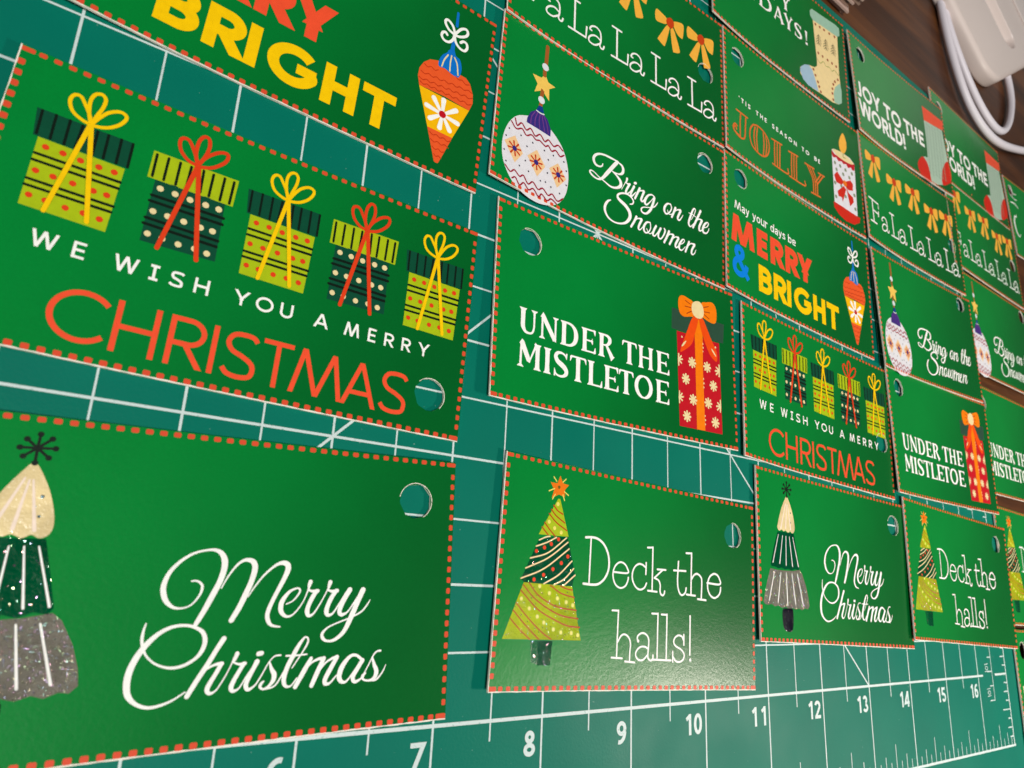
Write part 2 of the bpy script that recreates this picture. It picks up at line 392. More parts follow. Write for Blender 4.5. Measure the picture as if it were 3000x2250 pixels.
def serif(ch, h):
    """flared roman capitals: 'w' strokes carry their own widths"""
    T = .20; t = .07; F = T*1.75
    def stem(x, y0=0., y1=1., both=3, w=T):
        f0 = w*1.8 if both & 1 else w; f1 = w*1.8 if both & 2 else w; d = y1-y0
        return ['w', 0, (x, y0, f0), (x, y0+.035*d, f0*.92), (x, y0+.09*d, w*1.12), (x, y0+.3*d, w), (x, y0+.7*d, w), (x, y1-.09*d, w*1.12), (x, y1-.035*d, f1*.92), (x, y1, f1)]
    def bar(x0, x1, y, drop, s=1):                 # thin arm ending in a wedge
        return [['w', 0, (x0, y, t), (x1-.05, y, t)], ['w', 0, (x1-.09, y+drop*.15*s, t*.9), (x1-.035, y-drop*.0, t*1.5), (x1-.005, y-drop*1.0*s, t*.35)]]
    if ch == 'U': return .84, [['w', 0, (.17, 1, F), (.17, .96, F*.9), (.17, .91, T*1.1), (.17, .7, T), (.17, .4, T)], ['w', 1, (.17, .42, T), (.18, .25, T*.95), (.28, .08, .13), (.45, .035, .085), (.6, .09, .085), (.67, .28, .085), (.68, .5, .085)], ['w', 0, (.68, .48, .085), (.68, .9, .1), (.68, .96, .26), (.68, 1, .3)]]
    if ch == 'N': return .9, [['w', 0, (.14, 0, .28), (.14, .04, .25), (.14, .1, .1), (.14, .9, .09)], ['w', 0, (.1, .97, .26), (.16, .93, .2), (.74, .05, .2)], ['w', 0, (.76, 0, .08), (.76, .9, .1), (.76, .96, .25), (.76, 1, .28)]]
    if ch == 'D': return .92, [stem(.2), ['w', 1, (.08, .96, .07), (.3, .965, .08), (.55, .93, .11), (.74, .76, .18), (.8, .5, .22), (.74, .24, .18), (.55, .07, .11), (.3, .035, .08), (.08, .04, .07)]]
    if ch == 'E': return .78, [stem(.22)]+bar(.2, .75, .965, .2)+bar(.2, .62, .5, .14)+bar(.2, .76, .035, -.22)+[['w', 0, (.57, .5, .06), (.6, .62, .02)]]
    if ch == 'R': return .86, [stem(.2), ['w', 1, (.08, .965, .07), (.3, .965, .08), (.5, .94, .12), (.62, .84, .18), (.62, .7, .18), (.5, .56, .12), (.36, .52, .07), (.2, .52, .06)], ['w', 0, (.44, .54, .12), (.66, .2, .19), (.76, .04, .22), (.8, 0, .3)]]
    if ch == 'T': return .82, [stem(.41, 0, .97, 1), ['w', 0, (.06, .965, .075), (.76, .965, .075)], ['w', 0, (.11, .97, .1), (.06, .93, .1), (.02, .76, .02)], ['w', 0, (.71, .97, .1), (.76, .93, .1), (.8, .76, .02)]]
    if ch == 'H': return .95, [stem(.19, w=.18), stem(.76, w=.18), ['w', 0, (.2, .5, .075), (.76, .5, .075)]]
    if ch == 'M': return 1.16, [['w', 0, (.12, 0, .3), (.12, .04, .26), (.12, .1, .1), (.14, .95, .09)], ['w', 0, (.10, .97, .24), (.17, .93, .2), (.52, .3, .2), (.57, .22, .04)], ['w', 0, (.53, .22, .05), (.86, .95, .1), (.9, 1, .2)], stem(.94, 0, 1, 3, .19)]
    if ch == 'I': return .36, [stem(.18)]
    if ch == 'S': return .66, [['w', 1, (.55, .78, .03), (.5, .9, .08), (.36, .965, .09), (.2, .93, .13), (.12, .78, .18), (.2, .6, .2), (.4, .47, .22), (.54, .33, .2), (.55, .17, .17), (.42, .05, .1), (.26, .035, .08), (.13, .1, .07), (.07, .3, .03)], ['w', 0, (.56, .74, .02), (.56, .99, .08)], ['w', 0, (.07, .26, .02), (.08, .0, .08)]]
    if ch == 'L': return .74, [stem(.2)]+bar(.2, .72, .035, -.24)
    if ch == 'O': return 1.0, [['w', 1, (.5, .965, .07), (.3, .9, .14), (.15, .72, .19), (.1, .5, .2), (.15, .28, .19), (.3, .1, .14), (.5, .035, .07), (.7, .1, .14), (.85, .28, .19), (.9, .5, .2), (.85, .72, .19), (.7, .9, .14), (.5, .965, .07)]]
    if ch == 'A': return .9, [['w', 0, (.1, 0, .24), (.13, .05, .1), (.42, .96, .09)], ['w', 0, (.38, 1, .1), (.45, .9, .2), (.74, .1, .2), (.78, .0, .36)], ['w', 0, (.2, .3, .07), (.66, .3, .07)]]
    if ch == 'Y': return .84, [['w', 0, (.12, 1, .32), (.17, .9, .19), (.42, .42, .19)], ['w', 0, (.72, 1, .26), (.67, .9, .1), (.44, .44, .1)], stem(.42, 0, .48, 1)]
    if ch == 'P': return .72, [stem(.2), ['w', 1, (.08, .965, .07), (.3, .965, .08), (.5, .94, .12), (.62, .82, .18), (.62, .68, .18), (.5, .52, .12), (.36, .47, .07), (.2, .47, .06)]]
    if ch == '!': return .24, [['w', 0, (.12, .28, .05), (.12, 1, .22)], ['w', 0, (.12, .0, .2), (.12, .16, .2)]]
    return .5, []

ART = {'merry_christmas':[('lettering_merry',[('s','white',0,1,[(1.501,0.973,0.005),(1.53,0.974,0.0058),(1.557,0.957,0.0072),(1.566,0.931,0.008),(1.555,0.887,0.0065),(1.519,0.836,0.005),(1.474,0.814,0.0049),(1.419,0.817,0.0084),(1.373,0.853,0.0138),(1.351,0.903,0.0159),(1.348,0.953,0.0146),(1.371,1.025,0.0119),(1.425,1.092,0.0093),(1.496,1.141,0.0073),(1.572,1.162,0.0067),(1.623,1.162,0.0105),(1.661,1.138,0.0158),(1.68,1.096,0.0188),(1.681,1.043,0.018),(1.664,0.968,0.017),(1.628,0.879,0.0175),(1.594,0.799,0.0158),(1.563,0.734,0.0142),(1.552,0.712,0.012)]),
('s','white',1,1,[(1.678,0.93,0.0037),(1.709,0.998,0.0052),(1.753,1.067,0.0068),(1.795,1.102,0.0092),(1.833,1.105,0.0139),(1.862,1.088,0.0171),(1.871,1.045,0.0179),(1.856,0.968,0.0169),(1.827,0.884,0.0175),(1.798,0.809,0.0165),(1.76,0.734,0.0155)]),
('s','white',2,1,[(1.847,0.876,0.003),(1.876,0.929,0.0046),(1.93,1.007,0.0063),(1.995,1.07,0.008),(2.041,1.091,0.0129),(2.077,1.083,0.0178),(2.086,1.051,0.0178),(2.067,0.992,0.0152),(2.028,0.905,0.0134),(1.996,0.828,0.0133),(1.98,0.767,0.0139),(1.99,0.721,0.0131),(2.018,0.694,0.0085),(2.068,0.685,0.0047)]),
('s','white',3,1,[(2.096,0.827,0.004),(2.139,0.849,0.0048),(2.175,0.896,0.0065),(2.177,0.92,0.0065),(2.156,0.928,0.0057),(2.109,0.905,0.0096),(2.069,0.85,0.0151),(2.061,0.804,0.0158),(2.074,0.769,0.0134),(2.104,0.749,0.0087),(2.14,0.756,0.0056),(2.177,0.794,0.0048),(2.213,0.856,0.0041),(2.242,0.944,0.0058)]),
('s','white',0,1,[(2.246,0.97,0.0141),(2.24,0.948,0.0116),(2.236,0.916,0.0049)]),
('s','white',1,1,[(2.235,0.917,0.0058),(2.267,0.908,0.0091),(2.301,0.91,0.0125)]),
('s','white',2,1,[(2.294,0.91,0.0133),(2.27,0.872,0.0148),(2.246,0.816,0.0147),(2.24,0.777,0.0155),(2.252,0.751,0.0122),(2.281,0.76,0.0066),(2.318,0.815,0.005),(2.355,0.887,0.0042),(2.38,0.948,0.0042)]),
('s','white',3,1,[(2.384,0.968,0.0144),(2.378,0.944,0.011),(2.371,0.915,0.0051)]),
('s','white',0,1,[(2.369,0.917,0.0059),(2.401,0.907,0.0093),(2.438,0.911,0.0128)]),
('s','white',1,1,[(2.431,0.911,0.0136),(2.404,0.87,0.0152),(2.38,0.814,0.0151),(2.373,0.774,0.0159),(2.386,0.751,0.0125),(2.418,0.761,0.0067),(2.457,0.82,0.0051),(2.504,0.902,0.0043)]),
('s','white',2,1,[(2.529,0.917,0.0173),(2.498,0.861,0.0163),(2.472,0.804,0.0162),(2.466,0.767,0.0153),(2.485,0.751,0.0119),(2.524,0.77,0.006),(2.564,0.827,0.0052),(2.608,0.901,0.0044)]),
('s','white',3,1,[(2.626,0.916,0.0185),(2.595,0.843,0.0183),(2.553,0.737,0.018),(2.508,0.641,0.0144),(2.45,0.591,0.0108),(2.399,0.582,0.0074),(2.365,0.599,0.0107),(2.356,0.631,0.0099),(2.391,0.669,0.0058),(2.459,0.699,0.0051),(2.545,0.729,0.0051),(2.624,0.768,0.0061),(2.666,0.817,0.0053),(2.684,0.848,0.0027)])],[]),('lettering_christmas',[('s','white',0,1,[(1.281,0.729,0.004),(1.273,0.688,0.0067),(1.271,0.64,0.0086),(1.282,0.592,0.0073),(1.309,0.543,0.006),(1.36,0.499,0.006),(1.436,0.472,0.0075),(1.509,0.479,0.0089),(1.573,0.514,0.0098),(1.609,0.561,0.0127),(1.62,0.618,0.0135),(1.6,0.669,0.0121),(1.55,0.7,0.0092),(1.493,0.712,0.0084),(1.426,0.705,0.0097),(1.363,0.674,0.0122),(1.305,0.618,0.0154),(1.258,0.546,0.0171),(1.23,0.468,0.0182),(1.225,0.395,0.018),(1.239,0.335,0.016),(1.28,0.289,0.011),(1.341,0.262,0.0091),(1.404,0.264,0.0079),(1.473,0.287,0.006),(1.542,0.329,0.0041)]),
('s','white',1,1,[(1.729,0.626,0.0153),(1.694,0.564,0.0144),(1.648,0.474,0.0149),(1.602,0.393,0.0146),(1.555,0.304,0.0144)]),
('s','white',2,1,[(1.602,0.39,0.0028),(1.625,0.433,0.0042),(1.67,0.465,0.0064),(1.704,0.477,0.0086),(1.734,0.479,0.0123)]),
('s','white',3,1,[(1.731,0.479,0.013),(1.704,0.421,0.0128),(1.672,0.36,0.0141),(1.665,0.329,0.014),(1.682,0.31,0.0098),(1.715,0.325,0.005),(1.751,0.382,0.0043),(1.786,0.458,0.0036),(1.802,0.511,0.0044)]),
('s','white',0,1,[(1.819,0.532,0.0133),(1.81,0.503,0.0103),(1.8,0.482,0.0051)]),
('s','white',1,1,[(1.798,0.484,0.0051),(1.836,0.469,0.0073),(1.873,0.472,0.0104)]),
('s','white',2,1,[(1.866,0.471,0.0126),(1.841,0.425,0.0125),(1.814,0.37,0.0138),(1.804,0.335,0.0144),(1.817,0.313,0.0108),(1.852,0.328,0.0051),(1.889,0.393,0.0044),(1.927,0.456,0.0037)]),
('s','white',3,1,[(1.946,0.478,0.0158),(1.923,0.427,0.0134),(1.896,0.364,0.014),(1.892,0.335,0.014),(1.909,0.314,0.0103),(1.948,0.338,0.0052),(1.98,0.39,0.0045),(2.018,0.465,0.0038),(2.053,0.504,0.0046),(2.091,0.509,0.0054)]),
('s','white',0,1,[(1.95,0.524,0.0143),(1.969,0.527,0.0144)]),
('s','white',1,1,[(2.026,0.468,0.0053),(2.042,0.426,0.0114),(2.061,0.395,0.0153),(2.059,0.358,0.0137),(2.033,0.324,0.0083),(2.0,0.31,0.006),(1.98,0.324,0.009),(1.985,0.342,0.0097),(1.999,0.356,0.0053)]),
('s','white',2,1,[(2.0,0.308,0.0052),(2.065,0.32,0.0053),(2.099,0.363,0.0046),(2.132,0.428,0.0039)]),
('s','white',3,1,[(2.173,0.425,0.0039),(2.229,0.513,0.0048),(2.261,0.573,0.0064),(2.262,0.604,0.0056),(2.24,0.612,0.0064),(2.207,0.568,0.0119),(2.173,0.501,0.0149),(2.14,0.427,0.0148),(2.126,0.361,0.0146),(2.139,0.319,0.0108),(2.176,0.316,0.0054),(2.211,0.362,0.0039)]),
('s','white',0,1,[(2.129,0.502,0.0062),(2.189,0.501,0.0055),(2.263,0.505,0.0048)]),
('s','white',1,1,[(2.295,0.477,0.012),(2.256,0.404,0.0159),(2.205,0.306,0.014)]),
('s','white',2,1,[(2.25,0.386,0.0032),(2.294,0.444,0.0056),(2.341,0.469,0.0089),(2.375,0.472,0.0122)]),
('s','white',3,1,[(2.382,0.473,0.0139),(2.348,0.394,0.0161),(2.313,0.307,0.0143)]),
('s','white',0,1,[(2.349,0.382,0.0032),(2.395,0.441,0.0057),(2.435,0.466,0.0082),(2.469,0.476,0.0116)]),
('s','white',1,1,[(2.474,0.476,0.0141),(2.436,0.407,0.0156),(2.404,0.344,0.0154),(2.405,0.313,0.0138),(2.436,0.313,0.0073),(2.479,0.358,0.0049)]),
('s','white',2,1,[(2.649,0.453,0.0094),(2.61,0.48,0.0094),(2.566,0.474,0.011),(2.518,0.418,0.0167),(2.499,0.356,0.0173),(2.513,0.32,0.014),(2.549,0.314,0.0075),(2.593,0.365,0.005),(2.649,0.445,0.006)]),
('s','white',3,1,[(2.658,0.445,0.0146),(2.622,0.387,0.0152),(2.597,0.341,0.0151),(2.611,0.309,0.0118),(2.658,0.329,0.0059),(2.698,0.398,0.0043),(2.739,0.476,0.0052),(2.765,0.499,0.0061),(2.788,0.501,0.007)]),
('s','white',0,1,[(2.73,0.461,0.0061),(2.748,0.411,0.0121),(2.767,0.369,0.0156),(2.759,0.33,0.0138),(2.724,0.31,0.0077),(2.678,0.316,0.0068),(2.668,0.34,0.0111),(2.685,0.359,0.0068)]),
('s','white',1,1,[(2.724,0.31,0.006),(2.769,0.311,0.0061),(2.813,0.358,0.0052),(2.835,0.405,0.0026)])],[]),('tree_picture',[],[('treetop_star',[('s','black',0,1,[(0.6,1.702,0.008),(0.604,1.782,0.0072)]),
('s','black',1,1,[(0.6,1.702,0.008),(0.545,1.748,0.0071)]),
('s','black',2,1,[(0.6,1.702,0.008),(0.518,1.698,0.0071)]),
('s','black',0,1,[(0.6,1.702,0.008),(0.54,1.65,0.0071)]),
('s','black',1,1,[(0.6,1.702,0.008),(0.6,1.617,0.0071)]),
('s','black',2,1,[(0.6,1.702,0.008),(0.66,1.651,0.0071)]),
('s','black',0,1,[(0.6,1.702,0.008),(0.686,1.707,0.0072)]),
('s','black',1,1,[(0.6,1.702,0.008),(0.663,1.761,0.0072)]),
('d','black',3,0,[(0.604,1.782,0.0161),(0.545,1.748,0.016),(0.518,1.698,0.0159),(0.54,1.65,0.0159),(0.6,1.617,0.016),(0.66,1.651,0.0161),(0.686,1.707,0.0162),(0.663,1.761,0.0162)])],[]),('upper_tier',[('p','cream_gel',0,1,[(0.596,1.617),(0.633,1.585),(0.7,1.452),(0.739,1.308),(0.73,1.23),(0.685,1.202),(0.645,1.22),(0.603,1.2),(0.554,1.219),(0.513,1.205),(0.476,1.22),(0.429,1.204),(0.397,1.226),(0.398,1.268),(0.468,1.435),(0.555,1.574)]),
('s','pinkish',1,1,[(0.569,1.529,0.0053),(0.459,1.236,0.0103)]),
('s','pinkish',1,1,[(0.591,1.519,0.0053),(0.555,1.247,0.0104)]),
('s','pinkish',1,1,[(0.609,1.521,0.0053),(0.655,1.245,0.0105)])],[]),('middle_tier',[('p','pine_glitter',0,0,[(0.391,1.189),(0.513,1.2),(0.717,1.199),(0.764,1.019),(0.81,0.826),(0.786,0.792),(0.718,0.806),(0.649,0.778),(0.583,0.795),(0.515,0.779),(0.451,0.797),(0.385,0.781),(0.31,0.798),(0.257,0.796),(0.236,0.817),(0.296,0.986)]),
('s','white',1,1,[(0.405,1.158,0.0042),(0.28,0.839,0.0066)]),
('s','white',1,1,[(0.488,1.154,0.0043),(0.413,0.838,0.0067)]),
('s','white',1,1,[(0.555,1.155,0.0043),(0.54,0.83,0.0067)]),
('s','white',1,1,[(0.623,1.156,0.0043),(0.669,0.828,0.0068)]),
('s','white',1,1,[(0.691,1.157,0.0044),(0.788,0.835,0.0069)])],[]),('lower_tier',[('p','grey_glitter',0,0,[(0.226,0.772),(0.362,0.764),(0.515,0.768),(0.671,0.776),(0.809,0.8),(0.857,0.759),(0.928,0.628),(0.971,0.501),(0.986,0.41),(0.948,0.372),(0.898,0.382),(0.833,0.356),(0.773,0.376),(0.704,0.354),(0.639,0.374),(0.572,0.354),(0.501,0.377),(0.431,0.359),(0.364,0.385),(0.294,0.369),(0.232,0.393),(0.163,0.38),(0.102,0.386),(0.074,0.407),(0.105,0.499),(0.156,0.625)]),
('s','white',1,1,[(0.302,0.741,0.0049),(0.185,0.432,0.0071)]),
('s','white',1,1,[(0.431,0.738,0.005),(0.355,0.419,0.0073)]),
('s','white',1,1,[(0.536,0.743,0.005),(0.545,0.396,0.0074)]),
('s','white',1,1,[(0.651,0.743,0.0051),(0.705,0.417,0.0075)]),
('s','white',1,1,[(0.76,0.745,0.0052),(0.855,0.427,0.0077)])],[]),('trunk',[('p','navy_glitter',1,1,[(0.452,0.353),(0.539,0.36),(0.638,0.36),(0.652,0.296),(0.643,0.172),(0.603,0.119),(0.506,0.119),(0.448,0.165),(0.432,0.286)])],[])])],'deck_the_halls':[('lettering_deck_the',[('s','white',0,1,[(0.941,1.278,0.0104),(1.024,1.287,0.0105),(1.093,1.279,0.0106),(1.163,1.241,0.0107),(1.215,1.172,0.0107),(1.237,1.092,0.0107),(1.23,1.009,0.0106),(1.186,0.936,0.0105),(1.121,0.889,0.0104),(1.049,0.876,0.0103),(0.939,0.877,0.0102)]),
('s','white',1,1,[(1.005,1.281,0.0081),(1.005,0.878,0.0079)]),
('s','white',2,1,[(1.294,1.008,0.0083),(1.471,1.012,0.0085),(1.471,1.051,0.0085),(1.431,1.092,0.0085),(1.375,1.102,0.0084),(1.323,1.071,0.0084),(1.293,1.015,0.0083),(1.297,0.949,0.0083),(1.332,0.895,0.0083),(1.392,0.873,0.0083),(1.45,0.895,0.0084),(1.478,0.939,0.0085),(1.485,0.973,0.0085)]),
('s','white',3,1,[(1.711,1.021,0.0088),(1.712,1.128,0.0088)]),
('s','white',4,1,[(1.706,1.084,0.0088),(1.66,1.106,0.0088),(1.611,1.107,0.0087),(1.563,1.076,0.0086),(1.535,1.019,0.0086),(1.541,0.952,0.0086),(1.583,0.897,0.0086),(1.638,0.877,0.0086),(1.693,0.896,0.0087),(1.723,0.941,0.0088)]),
('s','white',0,1,[(1.727,1.272,0.0089),(1.796,1.279,0.009)]),
('s','white',1,1,[(1.798,1.282,0.009),(1.801,0.874,0.0088)]),
('s','white',2,1,[(1.744,0.875,0.0088),(1.865,0.873,0.0089)]),
('s','white',3,1,[(1.942,1.084,0.0091),(1.826,0.998,0.0089)]),
('s','white',4,1,[(1.864,1.081,0.009),(1.979,1.085,0.0091)]),
('s','white',0,1,[(1.829,0.999,0.0089),(1.887,0.979,0.009),(1.91,0.938,0.009),(1.909,0.895,0.009),(1.917,0.861,0.0089),(1.943,0.845,0.009),(1.966,0.86,0.009),(1.972,0.886,0.009)]),
('s','white',1,1,[(2.16,1.183,0.0094),(2.15,1.017,0.0093),(2.159,0.93,0.0093),(2.187,0.879,0.0093),(2.222,0.867,0.0093),(2.262,0.893,0.0094),(2.275,0.938,0.0094)]),
('s','white',2,1,[(2.095,1.092,0.0093),(2.265,1.1,0.0095)]),
('s','white',3,1,[(2.269,1.275,0.0096),(2.346,1.28,0.0096)]),
('s','white',4,1,[(2.347,1.282,0.0097),(2.343,0.876,0.0095)]),
('s','white',0,1,[(2.283,0.877,0.0094),(2.408,0.874,0.0095)]),
('s','white',1,1,[(2.347,1.024,0.0095),(2.388,1.071,0.0096),(2.433,1.087,0.0097),(2.484,1.064,0.0097),(2.503,1.018,0.0097),(2.496,0.846,0.0096)]),
('s','white',2,1,[(2.444,0.844,0.0096),(2.565,0.841,0.0097)]),
('s','white',3,1,[(2.581,1.011,0.0098),(2.773,1.011,0.01),(2.773,1.062,0.0101),(2.735,1.101,0.01),(2.68,1.108,0.01),(2.621,1.073,0.0099),(2.593,1.016,0.0098),(2.593,0.952,0.0098),(2.63,0.895,0.0098),(2.693,0.871,0.0099),(2.755,0.899,0.01),(2.782,0.938,0.01),(2.788,0.98,0.01)])],[]),('lettering_halls',[('s','white',0,1,[(1.303,0.672,0.0082),(1.376,0.674,0.0082)]),
('s','white',1,1,[(1.378,0.676,0.0082),(1.375,0.268,0.0081)]),
('s','white',2,1,[(1.312,0.273,0.008),(1.444,0.269,0.0081)]),
('s','white',3,1,[(1.382,0.406,0.0081),(1.421,0.459,0.0082),(1.469,0.473,0.0083),(1.518,0.446,0.0083),(1.541,0.395,0.0083),(1.537,0.331,0.0083),(1.535,0.239,0.0082)]),
('s','white',4,1,[(1.48,0.244,0.0082),(1.598,0.237,0.0083)]),
('s','white',0,1,[(1.629,0.425,0.0084),(1.63,0.462,0.0084),(1.672,0.49,0.0085),(1.721,0.49,0.0085),(1.766,0.458,0.0086),(1.776,0.409,0.0086),(1.768,0.303,0.0085),(1.779,0.27,0.0085),(1.81,0.257,0.0085),(1.834,0.275,0.0086),(1.835,0.304,0.0086)]),
('s','white',1,1,[(1.773,0.356,0.0085),(1.726,0.375,0.0085),(1.665,0.37,0.0084),(1.618,0.332,0.0084),(1.614,0.292,0.0083),(1.651,0.26,0.0084),(1.706,0.261,0.0084),(1.763,0.303,0.0085)]),
('s','white',2,1,[(1.808,0.672,0.0087),(1.885,0.673,0.0088)]),
('s','white',3,1,[(1.888,0.677,0.0088),(1.888,0.268,0.0086)]),
('s','white',4,1,[(1.935,0.67,0.0089),(2.011,0.671,0.009)]),
('s','white',0,1,[(2.012,0.675,0.009),(2.012,0.267,0.0088)]),
('s','white',1,1,[(1.829,0.265,0.0086),(2.076,0.263,0.0088)]),
('s','white',2,1,[(2.25,0.5,0.0092),(2.252,0.405,0.0091)]),
('s','white',3,1,[(2.245,0.452,0.0091),(2.22,0.483,0.0091),(2.169,0.49,0.0091),(2.12,0.461,0.009),(2.112,0.419,0.009),(2.145,0.39,0.009),(2.206,0.366,0.009),(2.253,0.329,0.0091),(2.25,0.282,0.0091),(2.201,0.253,0.009),(2.142,0.259,0.0089),(2.103,0.296,0.0089)]),
('s','white',4,1,[(2.097,0.342,0.0089),(2.099,0.25,0.0089)]),
('s','white',0,1,[(2.338,0.677,0.0093),(2.339,0.318,0.0092)]),
('d','white',5,0,[(2.342,0.272,0.0162),(1.636,0.422,0.0149)])],[]),('tree_picture',[],[('treetop_star',[('s','lightyellow',0,1,[(0.53,1.757,0.0052),(0.565,1.722,0.0052)]),
('s','lightyellow',0,1,[(0.671,1.759,0.0053),(0.637,1.726,0.0053)]),
('s','lightyellow',0,1,[(0.484,1.625,0.0051),(0.545,1.655,0.0052)]),
('s','lightyellow',0,1,[(0.708,1.62,0.0053),(0.661,1.644,0.0053)]),
('s','lightyellow',0,1,[(0.53,1.561,0.0052),(0.556,1.605,0.0052)]),
('s','lightyellow',0,1,[(0.666,1.568,0.0053),(0.645,1.613,0.0053)]),
('p','orange',1,0,[(0.603,1.778),(0.638,1.716),(0.708,1.71),(0.664,1.662),(0.667,1.596),(0.6,1.611),(0.52,1.569),(0.541,1.643),(0.497,1.705),(0.574,1.706)]),
('d','brownish',2,0,[(0.596,1.675,0.0144)])],[]),('upper_tier',[('p','lime',0,0,[(0.595,1.573),(0.618,1.572),(0.738,1.259),(0.403,1.242)]),
('s','rust',1,1,[(0.548,1.509,0.0058),(0.596,1.468,0.0058),(0.657,1.445,0.0059)]),
('s','rust',1,1,[(0.525,1.47,0.0058),(0.584,1.421,0.0058),(0.685,1.372,0.0059)]),
('s','rust',1,1,[(0.503,1.431,0.0057),(0.588,1.365,0.0058),(0.712,1.31,0.0059)]),
('s','rust',1,1,[(0.459,1.349,0.0057),(0.513,1.3,0.0057),(0.585,1.245,0.0057)]),
('s','rust',1,1,[(0.433,1.307,0.0056),(0.507,1.247,0.0057)]),
('d','lightyellow',2,0,[(0.594,1.525,0.0182),(0.508,1.361,0.0178),(0.573,1.314,0.0179),(0.65,1.285,0.0181)])],[]),('middle_tier',[('p','pine_glitter',0,0,[(0.419,1.217),(0.73,1.256),(0.838,0.942),(0.811,0.846),(0.279,0.838),(0.248,0.864)]),
('s','cream',1,1,[(0.413,1.195,0.0062),(0.482,1.227,0.0063),(0.528,1.239,0.0063)]),
('s','cream',1,1,[(0.384,1.14,0.0062),(0.5,1.185,0.0063),(0.601,1.238,0.0064)]),
('s','cream',1,1,[(0.331,1.037,0.0061),(0.521,1.101,0.0063),(0.716,1.247,0.0065)]),
('s','cream',1,1,[(0.288,0.952,0.006),(0.524,1.058,0.0062),(0.734,1.21,0.0065)]),
('s','cream',1,1,[(0.247,0.867,0.0059),(0.488,0.967,0.0062),(0.752,1.155,0.0065)]),
('s','cream',1,1,[(0.492,0.841,0.0061),(0.65,0.927,0.0063),(0.792,1.055,0.0065)]),
('s','cream',1,1,[(0.605,0.841,0.0062),(0.718,0.899,0.0064),(0.816,0.993,0.0065)]),
('s','cream',1,1,[(0.719,0.847,0.0063),(0.838,0.94,0.0065)]),
('d','redorange',2,0,[(0.39,1.101,0.0172),(0.475,1.138,0.0175),(0.547,1.176,0.0177),(0.625,1.224,0.0179),(0.384,0.867,0.0169),(0.484,0.913,0.0172),(0.583,0.969,0.0176),(0.672,1.028,0.0178),(0.742,1.09,0.0181)])],[]),('lower_tier',[('p','lime_glitter',1,0,[(0.279,0.838),(0.81,0.842),(0.941,0.404),(0.099,0.392)]),
('s','rust',2,1,[(0.276,0.817,0.0053),(0.395,0.723,0.0054),(0.555,0.645,0.0055),(0.717,0.595,0.0056),(0.896,0.58,0.0058)]),
('s','rust',2,1,[(0.335,0.837,0.0054),(0.435,0.749,0.0054),(0.581,0.684,0.0055),(0.713,0.657,0.0056),(0.872,0.648,0.0058)]),
('s','rust',2,1,[(0.253,0.773,0.0053),(0.444,0.634,0.0054),(0.633,0.559,0.0055),(0.781,0.517,0.0057),(0.919,0.51,0.0058)]),
('s','rust',2,1,[(0.567,0.833,0.0056),(0.69,0.777,0.0057),(0.84,0.752,0.0058)]),
('s','rust',2,1,[(0.678,0.836,0.0057),(0.746,0.819,0.0057),(0.815,0.813,0.0058)]),
('s','rust',2,1,[(0.215,0.67,0.0052),(0.355,0.556,0.0053),(0.5,0.458,0.0054),(0.609,0.403,0.0055)]),
('s','rust',2,1,[(0.19,0.612,0.0052),(0.332,0.499,0.0053),(0.477,0.399,0.0054)]),
('s','rust',2,1,[(0.164,0.549,0.0052),(0.268,0.47,0.0052),(0.381,0.396,0.0053)]),
('d','lightyellow',3,0,[(0.264,0.707,0.0165),(0.355,0.635,0.0166),(0.445,0.576,0.0168),(0.519,0.532,0.0169),(0.627,0.482,0.0172),(0.712,0.461,0.0174),(0.829,0.46,0.0177),(0.905,0.446,0.0178),(0.45,0.819,0.0171),(0.56,0.77,0.0173),(0.652,0.733,0.0175),(0.753,0.708,0.0177),(0.829,0.687,0.0179)])],[]),('trunk',[('p','green_gel',0,0,[(0.39,0.383),(0.477,0.39),(0.478,0.206),(0.412,0.22)]),
('p','pine_glitter',1,0,[(0.466,0.39),(0.627,0.39),(0.614,0.202),(0.476,0.199)])],[])])],'we_wish_you':[('gift_picture',[],[('gift_lid',[('p','pine',0,0,[(1.434,1.51),(1.968,1.518),(1.967,1.326),(1.453,1.323)]),
('s','black',1,0,[(1.463,1.503,0.0077),(1.467,1.338,0.0076)]),
('s','black',1,0,[(1.535,1.507,0.0078),(1.538,1.336,0.0077)]),
('s','black',1,0,[(1.609,1.507,0.0079),(1.611,1.331,0.0078)]),
('s','black',1,0,[(1.678,1.504,0.008),(1.67,1.335,0.0079)]),
('s','black',1,0,[(1.76,1.506,0.0081),(1.764,1.336,0.008)]),
('s','black',1,0,[(1.821,1.508,0.0082),(1.824,1.334,0.0081)]),
('s','black',1,0,[(1.894,1.511,0.0083),(1.897,1.334,0.0082)]),
('s','black',1,0,[(1.961,1.51,0.0084),(1.963,1.334,0.0082)])],[]),('gift_box',[('p','lime',0,0,[(1.48,1.321),(1.951,1.318),(1.936,0.852),(1.482,0.86)]),
('s','black',1,0,[(1.487,1.21,0.0091),(1.945,1.214,0.0098)]),
('s','black',1,0,[(1.485,1.163,0.0091),(1.944,1.168,0.0098)]),
('s','black',1,0,[(1.485,1.034,0.009),(1.943,1.036,0.0097)]),
('s','black',1,0,[(1.484,0.991,0.009),(1.938,0.994,0.0097)]),
